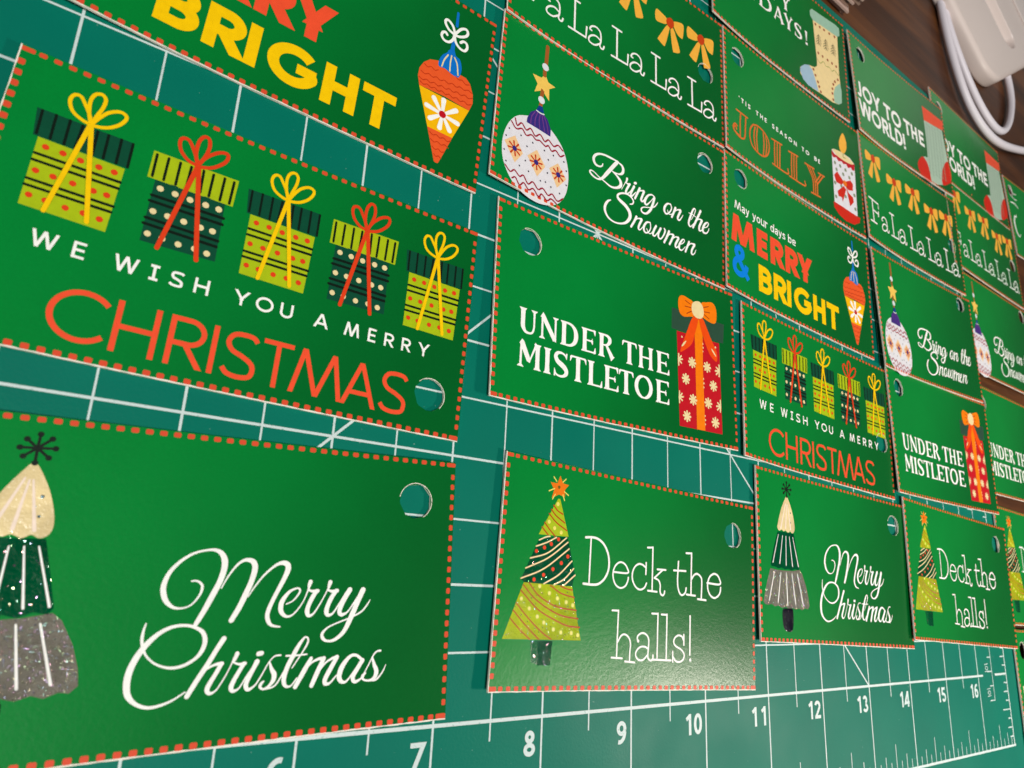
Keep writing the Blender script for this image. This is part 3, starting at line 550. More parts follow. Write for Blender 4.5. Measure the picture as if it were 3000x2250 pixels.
('d','redorange',2,0,[(1.53,1.27,0.0193),(1.62,1.27,0.0196),(1.715,1.265,0.0199),(1.815,1.265,0.0202),(1.901,1.268,0.0205),(1.516,1.099,0.019),(1.606,1.097,0.0193),(1.709,1.097,0.0196),(1.82,1.095,0.0199),(1.894,1.097,0.0202),(1.519,0.933,0.0187),(1.603,0.929,0.019),(1.707,0.925,0.0193),(1.801,0.928,0.0196),(1.89,0.923,0.0199)])],[]),('gift_ribbon',[('s','yellow',3,1,[(1.715,1.529,0.011),(1.659,1.542,0.0109),(1.605,1.575,0.0109),(1.578,1.637,0.0109),(1.59,1.687,0.0109),(1.625,1.696,0.011),(1.662,1.647,0.011),(1.697,1.587,0.011),(1.715,1.529,0.011)]),
('s','yellow',4,1,[(1.715,1.529,0.011),(1.69,1.603,0.011),(1.679,1.692,0.0111),(1.695,1.749,0.0112),(1.729,1.767,0.0113),(1.755,1.741,0.0113),(1.752,1.677,0.0112),(1.732,1.602,0.0111),(1.715,1.529,0.011)]),
('s','yellow',5,1,[(1.715,1.529,0.011),(1.749,1.6,0.0111),(1.789,1.66,0.0113),(1.843,1.696,0.0114),(1.883,1.687,0.0115),(1.885,1.649,0.0114),(1.851,1.592,0.0113),(1.791,1.546,0.0112),(1.716,1.525,0.011)]),
('s','yellow',6,0,[(1.713,1.524,0.0144),(1.607,0.863,0.0134)]),
('s','yellow',7,0,[(1.718,1.526,0.0144),(1.83,0.877,0.0139)])],[])],[-1.268,0.003]),('gift_picture',[],[('gift_lid',[('p','lime',0,0,[(2.069,1.521),(2.615,1.532),(2.609,1.322),(2.067,1.32)]),
('s','black',1,0,[(2.092,1.501,0.0085),(2.093,1.335,0.0084)]),
('s','black',1,0,[(2.163,1.504,0.0086),(2.162,1.335,0.0085)]),
('s','black',1,0,[(2.236,1.504,0.0087),(2.236,1.334,0.0086)]),
('s','black',1,0,[(2.305,1.504,0.0088),(2.301,1.333,0.0087)]),
('s','black',1,0,[(2.384,1.51,0.0089),(2.39,1.342,0.0088)]),
('s','black',1,0,[(2.449,1.509,0.009),(2.447,1.336,0.0089)]),
('s','black',1,0,[(2.523,1.512,0.0091),(2.52,1.336,0.009)]),
('s','black',1,0,[(2.587,1.509,0.0092),(2.583,1.337,0.0091)])],[]),('gift_box',[('p','pine',0,0,[(2.115,1.325),(2.558,1.326),(2.572,0.881),(2.112,0.868)]),
('s','black',1,0,[(2.116,1.203,0.0101),(2.567,1.212,0.0108)]),
('s','black',1,0,[(2.112,1.16,0.0101),(2.568,1.164,0.0108)]),
('s','black',1,0,[(2.112,1.036,0.01),(2.563,1.034,0.0107)]),
('s','black',1,0,[(2.108,0.993,0.0099),(2.561,0.99,0.0106)]),
('d','cream',2,0,[(2.156,1.267,0.0213),(2.247,1.265,0.0216),(2.341,1.262,0.0219),(2.441,1.264,0.0223),(2.526,1.266,0.0226),(2.146,1.093,0.021),(2.235,1.092,0.0213),(2.334,1.092,0.0216),(2.44,1.09,0.022),(2.517,1.092,0.0222),(2.146,0.929,0.0207),(2.233,0.926,0.021),(2.332,0.921,0.0213),(2.433,0.926,0.0217),(2.512,0.92,0.0219)])],[]),('gift_ribbon',[('s','redorange',3,1,[(2.339,1.527,0.0121),(2.277,1.541,0.012),(2.224,1.589,0.012),(2.203,1.649,0.012),(2.215,1.689,0.0121),(2.255,1.69,0.0121),(2.297,1.628,0.0122),(2.33,1.563,0.0121),(2.339,1.527,0.0121)]),
('s','redorange',4,1,[(2.339,1.527,0.0121),(2.314,1.606,0.0122),(2.314,1.705,0.0123),(2.339,1.761,0.0124),(2.373,1.758,0.0124),(2.386,1.695,0.0124),(2.37,1.609,0.0123),(2.339,1.527,0.0121)]),
('s','redorange',5,1,[(2.339,1.527,0.0121),(2.379,1.612,0.0123),(2.446,1.682,0.0125),(2.5,1.701,0.0126),(2.515,1.672,0.0126),(2.494,1.618,0.0125),(2.426,1.551,0.0123),(2.34,1.52,0.0121)]),
('s','redorange',6,0,[(2.34,1.52,0.0159),(2.216,0.852,0.0147)]),
('s','redorange',7,0,[(2.347,1.522,0.0159),(2.456,0.85,0.0153)])],[])],[-1.253,0.006]),('gift_picture',[],[('gift_lid',[('p','pine',0,0,[(1.434,1.51),(1.968,1.518),(1.967,1.326),(1.453,1.323)]),
('s','black',1,0,[(1.463,1.503,0.0077),(1.467,1.338,0.0076)]),
('s','black',1,0,[(1.535,1.507,0.0078),(1.538,1.336,0.0077)]),
('s','black',1,0,[(1.609,1.507,0.0079),(1.611,1.331,0.0078)]),
('s','black',1,0,[(1.678,1.504,0.008),(1.67,1.335,0.0079)]),
('s','black',1,0,[(1.76,1.506,0.0081),(1.764,1.336,0.008)]),
('s','black',1,0,[(1.821,1.508,0.0082),(1.824,1.334,0.0081)]),
('s','black',1,0,[(1.894,1.511,0.0083),(1.897,1.334,0.0082)]),
('s','black',1,0,[(1.961,1.51,0.0084),(1.963,1.334,0.0082)])],[]),('gift_box',[('p','lime',0,0,[(1.48,1.321),(1.951,1.318),(1.936,0.852),(1.482,0.86)]),
('s','black',1,0,[(1.487,1.21,0.0091),(1.945,1.214,0.0098)]),
('s','black',1,0,[(1.485,1.163,0.0091),(1.944,1.168,0.0098)]),
('s','black',1,0,[(1.485,1.034,0.009),(1.943,1.036,0.0097)]),
('s','black',1,0,[(1.484,0.991,0.009),(1.938,0.994,0.0097)]),
('d','redorange',2,0,[(1.53,1.27,0.0193),(1.62,1.27,0.0196),(1.715,1.265,0.0199),(1.815,1.265,0.0202),(1.901,1.268,0.0205),(1.516,1.099,0.019),(1.606,1.097,0.0193),(1.709,1.097,0.0196),(1.82,1.095,0.0199),(1.894,1.097,0.0202),(1.519,0.933,0.0187),(1.603,0.929,0.019),(1.707,0.925,0.0193),(1.801,0.928,0.0196),(1.89,0.923,0.0199)])],[]),('gift_ribbon',[('s','yellow',3,1,[(1.715,1.529,0.011),(1.659,1.542,0.0109),(1.605,1.575,0.0109),(1.578,1.637,0.0109),(1.59,1.687,0.0109),(1.625,1.696,0.011),(1.662,1.647,0.011),(1.697,1.587,0.011),(1.715,1.529,0.011)]),
('s','yellow',4,1,[(1.715,1.529,0.011),(1.69,1.603,0.011),(1.679,1.692,0.0111),(1.695,1.749,0.0112),(1.729,1.767,0.0113),(1.755,1.741,0.0113),(1.752,1.677,0.0112),(1.732,1.602,0.0111),(1.715,1.529,0.011)]),
('s','yellow',5,1,[(1.715,1.529,0.011),(1.749,1.6,0.0111),(1.789,1.66,0.0113),(1.843,1.696,0.0114),(1.883,1.687,0.0115),(1.885,1.649,0.0114),(1.851,1.592,0.0113),(1.791,1.546,0.0112),(1.716,1.525,0.011)]),
('s','yellow',6,0,[(1.713,1.524,0.0144),(1.607,0.863,0.0134)]),
('s','yellow',7,0,[(1.718,1.526,0.0144),(1.83,0.877,0.0139)])],[])],[0,0]),('gift_picture',[],[('gift_lid',[('p','lime',0,0,[(2.069,1.521),(2.615,1.532),(2.609,1.322),(2.067,1.32)]),
('s','black',1,0,[(2.092,1.501,0.0085),(2.093,1.335,0.0084)]),
('s','black',1,0,[(2.163,1.504,0.0086),(2.162,1.335,0.0085)]),
('s','black',1,0,[(2.236,1.504,0.0087),(2.236,1.334,0.0086)]),
('s','black',1,0,[(2.305,1.504,0.0088),(2.301,1.333,0.0087)]),
('s','black',1,0,[(2.384,1.51,0.0089),(2.39,1.342,0.0088)]),
('s','black',1,0,[(2.449,1.509,0.009),(2.447,1.336,0.0089)]),
('s','black',1,0,[(2.523,1.512,0.0091),(2.52,1.336,0.009)]),
('s','black',1,0,[(2.587,1.509,0.0092),(2.583,1.337,0.0091)])],[]),('gift_box',[('p','pine',0,0,[(2.115,1.325),(2.558,1.326),(2.572,0.881),(2.112,0.868)]),
('s','black',1,0,[(2.116,1.203,0.0101),(2.567,1.212,0.0108)]),
('s','black',1,0,[(2.112,1.16,0.0101),(2.568,1.164,0.0108)]),
('s','black',1,0,[(2.112,1.036,0.01),(2.563,1.034,0.0107)]),
('s','black',1,0,[(2.108,0.993,0.0099),(2.561,0.99,0.0106)]),
('d','cream',2,0,[(2.156,1.267,0.0213),(2.247,1.265,0.0216),(2.341,1.262,0.0219),(2.441,1.264,0.0223),(2.526,1.266,0.0226),(2.146,1.093,0.021),(2.235,1.092,0.0213),(2.334,1.092,0.0216),(2.44,1.09,0.022),(2.517,1.092,0.0222),(2.146,0.929,0.0207),(2.233,0.926,0.021),(2.332,0.921,0.0213),(2.433,0.926,0.0217),(2.512,0.92,0.0219)])],[]),('gift_ribbon',[('s','redorange',3,1,[(2.339,1.527,0.0121),(2.277,1.541,0.012),(2.224,1.589,0.012),(2.203,1.649,0.012),(2.215,1.689,0.0121),(2.255,1.69,0.0121),(2.297,1.628,0.0122),(2.33,1.563,0.0121),(2.339,1.527,0.0121)]),
('s','redorange',4,1,[(2.339,1.527,0.0121),(2.314,1.606,0.0122),(2.314,1.705,0.0123),(2.339,1.761,0.0124),(2.373,1.758,0.0124),(2.386,1.695,0.0124),(2.37,1.609,0.0123),(2.339,1.527,0.0121)]),
('s','redorange',5,1,[(2.339,1.527,0.0121),(2.379,1.612,0.0123),(2.446,1.682,0.0125),(2.5,1.701,0.0126),(2.515,1.672,0.0126),(2.494,1.618,0.0125),(2.426,1.551,0.0123),(2.34,1.52,0.0121)]),
('s','redorange',6,0,[(2.34,1.52,0.0159),(2.216,0.852,0.0147)]),
('s','redorange',7,0,[(2.347,1.522,0.0159),(2.456,0.85,0.0153)])],[])],[0,0]),('gift_picture',[],[('gift_lid',[('p','pine',0,0,[(1.434,1.51),(1.968,1.518),(1.967,1.326),(1.453,1.323)]),
('s','black',1,0,[(1.463,1.503,0.0077),(1.467,1.338,0.0076)]),
('s','black',1,0,[(1.535,1.507,0.0078),(1.538,1.336,0.0077)]),
('s','black',1,0,[(1.609,1.507,0.0079),(1.611,1.331,0.0078)]),
('s','black',1,0,[(1.678,1.504,0.008),(1.67,1.335,0.0079)]),
('s','black',1,0,[(1.76,1.506,0.0081),(1.764,1.336,0.008)]),
('s','black',1,0,[(1.821,1.508,0.0082),(1.824,1.334,0.0081)]),
('s','black',1,0,[(1.894,1.511,0.0083),(1.897,1.334,0.0082)]),
('s','black',1,0,[(1.961,1.51,0.0084),(1.963,1.334,0.0082)])],[]),('gift_box',[('p','lime',0,0,[(1.48,1.321),(1.951,1.318),(1.936,0.852),(1.482,0.86)]),
('s','black',1,0,[(1.487,1.21,0.0091),(1.945,1.214,0.0098)]),
('s','black',1,0,[(1.485,1.163,0.0091),(1.944,1.168,0.0098)]),
('s','black',1,0,[(1.485,1.034,0.009),(1.943,1.036,0.0097)]),
('s','black',1,0,[(1.484,0.991,0.009),(1.938,0.994,0.0097)]),
('d','redorange',2,0,[(1.53,1.27,0.0193),(1.62,1.27,0.0196),(1.715,1.265,0.0199),(1.815,1.265,0.0202),(1.901,1.268,0.0205),(1.516,1.099,0.019),(1.606,1.097,0.0193),(1.709,1.097,0.0196),(1.82,1.095,0.0199),(1.894,1.097,0.0202),(1.519,0.933,0.0187),(1.603,0.929,0.019),(1.707,0.925,0.0193),(1.801,0.928,0.0196),(1.89,0.923,0.0199)])],[]),('gift_ribbon',[('s','yellow',3,1,[(1.715,1.529,0.011),(1.659,1.542,0.0109),(1.605,1.575,0.0109),(1.578,1.637,0.0109),(1.59,1.687,0.0109),(1.625,1.696,0.011),(1.662,1.647,0.011),(1.697,1.587,0.011),(1.715,1.529,0.011)]),
('s','yellow',4,1,[(1.715,1.529,0.011),(1.69,1.603,0.011),(1.679,1.692,0.0111),(1.695,1.749,0.0112),(1.729,1.767,0.0113),(1.755,1.741,0.0113),(1.752,1.677,0.0112),(1.732,1.602,0.0111),(1.715,1.529,0.011)]),
('s','yellow',5,1,[(1.715,1.529,0.011),(1.749,1.6,0.0111),(1.789,1.66,0.0113),(1.843,1.696,0.0114),(1.883,1.687,0.0115),(1.885,1.649,0.0114),(1.851,1.592,0.0113),(1.791,1.546,0.0112),(1.716,1.525,0.011)]),
('s','yellow',6,0,[(1.713,1.524,0.0144),(1.607,0.863,0.0134)]),
('s','yellow',7,0,[(1.718,1.526,0.0144),(1.83,0.877,0.0139)])],[])],[1.259,-0.017])],'under_the_mistletoe':[('present_picture',[],[('gift_lid',[('p','darkgrey',0,0,[(2.308,1.441),(3.164,1.454),(3.139,1.217),(2.298,1.198)])],[]),('gift_box',[('p','crimson',1,0,[(2.378,1.188),(3.068,1.202),(3.074,0.147),(2.4,0.138)]),
('a','cream',2,8,[(2.611,0.876,0.052,0.021,0,0)]),
('a','cream',2,8,[(2.853,0.874,0.052,0.021,0,0)]),
('a','cream',2,8,[(2.506,0.67,0.052,0.021,0,0)]),
('a','cream',2,8,[(2.948,0.675,0.052,0.021,0,0)]),
('a','cream',2,8,[(2.614,0.458,0.052,0.021,0,0)]),
('a','cream',2,8,[(2.856,0.463,0.052,0.021,0,0)]),
('a','cream',2,8,[(2.514,0.26,0.052,0.021,0,0)]),
('a','cream',2,8,[(2.964,0.262,0.052,0.021,0,0)]),
('s','cream',2,1,[(2.396,0.865,0.0094),(2.44,0.913,0.0094)]),
('s','cream',2,1,[(2.396,0.865,0.0094),(2.457,0.879,0.0094)]),
('s','cream',2,1,[(2.396,0.865,0.0094),(2.442,0.835,0.0094)]),
('s','cream',2,1,[(2.396,0.865,0.0094),(2.401,0.93,0.0094)]),
('s','cream',2,1,[(2.396,0.865,0.0094),(2.399,0.802,0.0093)]),
('s','cream',2,1,[(3.056,0.874,0.01),(3.009,0.903,0.01)]),
('s','cream',2,1,[(3.056,0.874,0.01),(2.989,0.859,0.01)]),
('s','cream',2,1,[(3.056,0.874,0.01),(3.003,0.821,0.01)]),
('s','cream',2,1,[(3.056,0.874,0.01),(3.054,0.94,0.0101)]),
('s','cream',2,1,[(3.056,0.874,0.01),(3.049,0.806,0.01)]),
('s','cream',2,1,[(2.399,0.45,0.0092),(2.443,0.495,0.0092)]),
('s','cream',2,1,[(2.399,0.45,0.0092),(2.46,0.461,0.0092)]),
('s','cream',2,1,[(2.399,0.45,0.0092),(2.444,0.419,0.0092)]),
('s','cream',2,1,[(2.399,0.45,0.0092),(2.404,0.513,0.0092)]),
('s','cream',2,1,[(2.399,0.45,0.0092),(2.402,0.388,0.0092)]),
('s','cream',2,1,[(3.057,0.464,0.0099),(3.011,0.493,0.0098)]),
('s','cream',2,1,[(3.057,0.464,0.0099),(2.991,0.452,0.0098)]),
('s','cream',2,1,[(3.057,0.464,0.0099),(3.005,0.413,0.0098)]),
('s','cream',2,1,[(3.057,0.464,0.0099),(3.055,0.528,0.0099)]),
('s','cream',2,1,[(3.057,0.464,0.0099),(3.05,0.398,0.0098)]),
('d','cream',2,0,[(2.79,1.133,0.0119),(2.792,1.089,0.0119),(2.787,1.044,0.0118),(2.787,0.727,0.0116),(2.793,0.676,0.0116),(2.789,0.63,0.0116),(2.795,0.31,0.0114),(2.801,0.265,0.0114),(2.797,0.217,0.0114)])],[]),('gift_ribbon',[('p','orange2',3,0,[(2.699,1.407),(2.769,1.414),(2.792,1.223),(2.784,0.802),(2.796,0.144),(2.665,0.143),(2.663,1.191)]),
('p','redorange2',4,1,[(2.637,1.41),(2.726,1.414),(2.664,1.213),(2.6,1.077),(2.444,0.962),(2.431,0.988),(2.46,1.054),(2.535,1.214)]),
('p','redorange2',5,1,[(2.741,1.412),(2.801,1.434),(2.862,1.342),(2.937,1.214),(3.021,1.087),(3.015,0.972),(2.938,1.001),(2.877,1.065),(2.795,1.224)]),
('s','cream',6,1,[(2.454,1.031,0.0076),(2.483,1.063,0.0115),(2.515,1.098,0.0064)]),
('s','cream',6,1,[(2.937,1.101,0.0067),(2.967,1.069,0.0107),(3.001,1.036,0.0067)]),
('d','cream',6,0,[(2.454,1.135,0.0115),(3.0,1.138,0.0121)])],[]),('gift_bow',[('p','orange2',6,1,[(2.649,1.585),(2.573,1.615),(2.497,1.627),(2.444,1.614),(2.411,1.569),(2.407,1.479),(2.433,1.403),(2.492,1.38),(2.584,1.402),(2.661,1.436)]),
('p','orange2',6,1,[(2.782,1.611),(2.871,1.65),(2.96,1.671),(3.015,1.64),(3.036,1.57),(3.031,1.477),(3.0,1.425),(2.927,1.418),(2.817,1.443),(2.786,1.469)]),
('p','cream',8,1,[(2.696,1.615),(2.759,1.621),(2.805,1.577),(2.819,1.501),(2.794,1.443),(2.738,1.417),(2.676,1.423),(2.631,1.462),(2.62,1.526),(2.641,1.583)]),
('s','brownred',7,1,[(2.519,1.577,0.0046),(2.599,1.554,0.0046)]),
('s','brownred',7,1,[(2.513,1.508,0.0046),(2.612,1.515,0.0046)]),
('s','brownred',7,1,[(2.539,1.428,0.0046),(2.616,1.474,0.0046)]),
('s','brownred',7,1,[(2.821,1.573,0.0047),(2.901,1.606,0.0048)]),
('s','brownred',7,1,[(2.827,1.524,0.0047),(2.918,1.533,0.0048)]),
('s','brownred',7,1,[(2.826,1.489,0.0047),(2.905,1.457,0.0047)])],[])])],'snowmen':[('lettering_bring_on_the',[('s','white',0,1,[(1.382,0.785,0.0074),(1.373,0.757,0.0083),(1.334,0.733,0.0101),(1.284,0.735,0.0146),(1.255,0.772,0.0164),(1.262,0.823,0.0155),(1.312,0.873,0.012),(1.392,0.902,0.0111),(1.493,0.91,0.0122),(1.599,0.913,0.0066)]),
('s','white',1,1,[(1.582,0.902,0.0217),(1.518,0.809,0.0215),(1.451,0.708,0.0213),(1.385,0.615,0.0155),(1.327,0.577,0.0091),(1.257,0.582,0.0108),(1.214,0.608,0.0117),(1.225,0.634,0.0081),(1.27,0.634,0.0063),(1.335,0.61,0.0064),(1.417,0.589,0.0082),(1.509,0.568,0.0111),(1.589,0.59,0.0139),(1.644,0.639,0.0197),(1.639,0.693,0.0197),(1.583,0.736,0.0131),(1.521,0.76,0.0075)]),
('s','white',2,1,[(1.592,0.906,0.0066),(1.65,0.89,0.0142),(1.673,0.848,0.018),(1.659,0.798,0.0161),(1.613,0.767,0.0094),(1.562,0.76,0.0066),(1.516,0.759,0.0056)]),
('s','white',3,1,[(1.661,0.604,0.0037),(1.7,0.686,0.0047),(1.734,0.759,0.0067)]),
('s','white',0,1,[(1.736,0.769,0.0152),(1.729,0.739,0.0114),(1.72,0.713,0.0066)]),
('s','white',1,1,[(1.72,0.713,0.0066),(1.751,0.709,0.0114),(1.779,0.719,0.0133)]),
('s','white',2,1,[(1.774,0.716,0.0143),(1.738,0.643,0.0142),(1.724,0.598,0.0141),(1.745,0.588,0.0104),(1.786,0.631,0.0057),(1.836,0.715,0.0048)]),
('s','white',3,1,[(1.841,0.719,0.0153),(1.811,0.651,0.0143),(1.795,0.6,0.0142),(1.813,0.587,0.0104),(1.869,0.66,0.0048)]),
('s','white',0,1,[(1.85,0.763,0.0154),(1.866,0.774,0.0154)]),
('s','white',1,1,[(1.926,0.734,0.0154),(1.891,0.653,0.0144),(1.861,0.581,0.0133)]),
('s','white',2,1,[(1.891,0.653,0.0038),(1.937,0.709,0.0068),(1.988,0.727,0.0136)]),
('s','white',3,1,[(1.991,0.72,0.0155),(1.966,0.652,0.0145),(1.951,0.601,0.0144),(1.973,0.592,0.0106),(2.02,0.65,0.0048)]),
('s','white',0,1,[(2.155,0.727,0.0098),(2.116,0.737,0.0088),(2.062,0.708,0.0117),(2.018,0.64,0.0174),(2.011,0.589,0.0164),(2.043,0.584,0.0106),(2.096,0.645,0.0059),(2.144,0.715,0.0059)]),
('s','white',1,1,[(2.155,0.712,0.0157),(2.13,0.62,0.0166),(2.094,0.534,0.0165),(2.036,0.469,0.0125),(1.977,0.461,0.0105),(1.96,0.492,0.0105),(1.991,0.528,0.0067),(2.077,0.561,0.0058),(2.152,0.599,0.0068),(2.19,0.647,0.0069),(2.208,0.679,0.0039)]),
('s','white',2,1,[(2.412,0.746,0.0081),(2.361,0.73,0.011),(2.319,0.673,0.0159),(2.315,0.618,0.0159),(2.347,0.596,0.0109),(2.397,0.636,0.009),(2.427,0.699,0.0091),(2.412,0.744,0.0081)]),
('s','white',3,1,[(2.363,0.648,0.006),(2.391,0.611,0.006),(2.436,0.631,0.005),(2.475,0.693,0.005)]),
('s','white',0,1,[(2.492,0.733,0.0162),(2.464,0.661,0.0151),(2.435,0.593,0.014)]),
('s','white',1,1,[(2.464,0.657,0.004),(2.515,0.715,0.0071),(2.573,0.736,0.0143)]),
('s','white',2,1,[(2.576,0.728,0.0163),(2.539,0.649,0.0152),(2.53,0.609,0.0141),(2.557,0.601,0.0101),(2.591,0.644,0.0061),(2.614,0.689,0.0041)]),
('s','white',3,1,[(2.754,0.688,0.0041),(2.798,0.77,0.0052),(2.821,0.836,0.0073),(2.805,0.854,0.0084),(2.777,0.821,0.0125),(2.736,0.716,0.0155),(2.711,0.642,0.0154),(2.719,0.601,0.0133),(2.748,0.598,0.0072),(2.801,0.663,0.0041)]),
('s','white',0,1,[(2.713,0.761,0.0052),(2.766,0.766,0.0062),(2.831,0.753,0.0052)]),
('s','white',1,1,[(2.911,0.866,0.0158),(2.861,0.761,0.0157),(2.784,0.599,0.0144)]),
('s','white',2,1,[(2.827,0.692,0.0042),(2.879,0.746,0.0073),(2.933,0.751,0.0137)]),
('s','white',3,1,[(2.933,0.746,0.0168),(2.891,0.655,0.0156),(2.89,0.605,0.0135),(2.923,0.613,0.0073),(2.969,0.666,0.0053)]),
('s','white',0,1,[(2.969,0.668,0.0053),(3.023,0.702,0.0063),(3.048,0.75,0.0074),(3.024,0.76,0.0085),(2.981,0.717,0.0148),(2.951,0.649,0.0168),(2.962,0.608,0.0147),(3.011,0.613,0.0095),(3.047,0.658,0.0063),(3.056,0.693,0.0042)])],[]),('lettering_snowmen',[('s','white',0,1,[(1.515,0.412,0.0064),(1.477,0.38,0.0127),(1.444,0.315,0.0163),(1.448,0.25,0.0153),(1.495,0.196,0.0117),(1.576,0.177,0.0091),(1.667,0.195,0.0101),(1.747,0.242,0.0148),(1.797,0.318,0.0215),(1.789,0.383,0.0234),(1.73,0.434,0.0224),(1.656,0.46,0.0204),(1.614,0.484,0.0167),(1.618,0.522,0.0121),(1.673,0.562,0.0103),(1.745,0.582,0.0104),(1.809,0.568,0.0104),(1.84,0.534,0.0095),(1.827,0.498,0.0085),(1.791,0.48,0.0056)]),
('s','white',1,1,[(1.894,0.371,0.0151),(1.86,0.295,0.0141),(1.819,0.22,0.013)]),
('s','white',2,1,[(1.855,0.292,0.0037),(1.911,0.355,0.0066),(1.969,0.371,0.0133)]),
('s','white',3,1,[(1.971,0.364,0.0152),(1.932,0.275,0.0141),(1.93,0.236,0.0122),(1.957,0.241,0.0066),(2.003,0.305,0.0048)]),
('s','white',0,1,[(2.097,0.385,0.0077),(2.049,0.366,0.0115),(2.01,0.303,0.0152),(2.012,0.253,0.0142),(2.042,0.236,0.0095),(2.084,0.266,0.0076),(2.11,0.324,0.0077),(2.101,0.385,0.0077)]),
('s','white',1,1,[(2.051,0.289,0.0057),(2.079,0.251,0.0057),(2.117,0.257,0.0057),(2.159,0.319,0.0039)]),
('s','white',2,1,[(2.192,0.378,0.0145),(2.159,0.311,0.0145),(2.146,0.255,0.0134),(2.176,0.251,0.0087),(2.219,0.31,0.0058),(2.256,0.373,0.0049)]),
('s','white',3,1,[(2.264,0.378,0.0146),(2.23,0.306,0.0145),(2.233,0.256,0.0126),(2.269,0.252,0.0087),(2.312,0.314,0.0098),(2.333,0.375,0.0128),(2.32,0.396,0.0108)]),
('s','white',0,1,[(2.397,0.395,0.0158),(2.362,0.309,0.0147),(2.323,0.23,0.0136)]),
('s','white',1,1,[(2.362,0.305,0.0039),(2.412,0.365,0.0069),(2.462,0.377,0.0139)]),
('s','white',2,1,[(2.468,0.372,0.0149),(2.441,0.307,0.0148),(2.408,0.24,0.0137)]),
('s','white',3,1,[(2.441,0.307,0.0039),(2.496,0.363,0.007),(2.547,0.373,0.014)]),
('s','white',0,1,[(2.55,0.365,0.015),(2.509,0.287,0.0149),(2.501,0.249,0.0129),(2.524,0.243,0.0089),(2.577,0.3,0.005)]),
('s','white',1,1,[(2.582,0.304,0.005),(2.628,0.34,0.006),(2.647,0.379,0.006),(2.622,0.382,0.008),(2.588,0.339,0.013),(2.56,0.277,0.0149),(2.571,0.238,0.0129),(2.611,0.244,0.007),(2.663,0.306,0.004)]),
('s','white',2,1,[(2.722,0.389,0.0142),(2.691,0.313,0.0141),(2.663,0.243,0.013)]),
('s','white',3,1,[(2.694,0.314,0.004),(2.749,0.376,0.0071),(2.811,0.388,0.0143)]),
('s','white',0,1,[(2.813,0.382,0.0153),(2.773,0.311,0.0142),(2.765,0.259,0.0132),(2.79,0.254,0.0081),(2.819,0.285,0.0061),(2.837,0.329,0.0041)])],[]),('ornament_picture',[],[('hanging_string',[('s','brown',0,0,[(0.555,1.774,0.0226),(0.552,1.54,0.0223)]),
('s','brown',0,0,[(0.542,1.476,0.0222),(0.544,1.413,0.0221)]),
('s','brown',0,0,[(0.536,1.237,0.0219),(0.527,1.137,0.0217)]),
('s','brown',0,0,[(0.528,1.069,0.0217),(0.522,1.022,0.0216)]),
('d','pearl',2,0,[(0.546,1.516,0.0432),(0.529,1.105,0.0421)])],[]),('star',[('p','gold',1,0,[(0.398,1.349),(0.507,1.363),(0.553,1.431),(0.595,1.359),(0.69,1.351),(0.614,1.287),(0.624,1.147),(0.531,1.222),(0.434,1.155),(0.465,1.267)])],[]),('ornament_ball',[('p','offwhite',0,1,[(0.37,0.834),(0.252,0.765),(0.162,0.631),(0.116,0.466),(0.118,0.305),(0.165,0.167),(0.277,0.036),(0.434,-0.028),(0.589,-0.038),(0.731,0.002),(0.84,0.076),(0.919,0.216),(0.938,0.392),(0.911,0.549),(0.847,0.689),(0.758,0.78),(0.671,0.835),(0.588,0.865),(0.506,0.872),(0.44,0.864)]),
('p','peach',1,0,[(0.252,0.541),(0.361,0.395),(0.274,0.254),(0.135,0.429)]),
('p','peach',1,0,[(0.523,0.523),(0.639,0.388),(0.549,0.236),(0.414,0.404)]),
('p','peach',1,0,[(0.793,0.504),(0.911,0.374),(0.802,0.231),(0.689,0.4)]),
('s','maroon',2,1,[(0.236,0.728,0.0079),(0.267,0.662,0.0079),(0.315,0.717,0.008),(0.377,0.671,0.008),(0.426,0.714,0.008),(0.489,0.662,0.0081),(0.546,0.709,0.0081),(0.609,0.662,0.0082),(0.654,0.703,0.0082),(0.724,0.665,0.0082),(0.777,0.704,0.0083),(0.843,0.673,0.0083)]),
('s','maroon',2,1,[(0.196,0.673,0.0078),(0.258,0.622,0.0079),(0.326,0.657,0.0079),(0.382,0.613,0.008),(0.444,0.651,0.008),(0.499,0.625,0.0081),(0.551,0.639,0.0081),(0.62,0.613,0.0081),(0.658,0.638,0.0082),(0.702,0.599,0.0082),(0.754,0.631,0.0083),(0.812,0.593,0.0083),(0.86,0.629,0.0083)]),
('s','maroon',2,1,[(0.167,0.179,0.0076),(0.231,0.135,0.0076),(0.277,0.174,0.0077),(0.344,0.137,0.0077),(0.386,0.168,0.0078),(0.449,0.105,0.0078),(0.503,0.153,0.0078),(0.572,0.104,0.0079),(0.628,0.141,0.0079),(0.698,0.097,0.008),(0.748,0.132,0.008),(0.819,0.087,0.0081),(0.885,0.143,0.0081)]),
('s','maroon',2,1,[(0.258,0.079,0.0076),(0.296,0.103,0.0077),(0.351,0.048,0.0077),(0.398,0.093,0.0077),(0.46,0.047,0.0078),(0.515,0.084,0.0078),(0.584,0.028,0.0078),(0.62,0.074,0.0079),(0.689,0.035,0.0079),(0.739,0.075,0.008),(0.808,0.052,0.008)]),
('a','redorange3',2,8,[(0.258,0.401,0.074,0.016,0.2,0.018)]),
('a','redorange3',2,8,[(0.524,0.381,0.074,0.016,0.2,0.018)]),
('a','redorange3',2,8,[(0.806,0.378,0.074,0.016,0.2,0.018)]),
('d','indigo',3,0,[(0.258,0.401,0.0275),(0.524,0.381,0.0282),(0.806,0.378,0.0289)]),
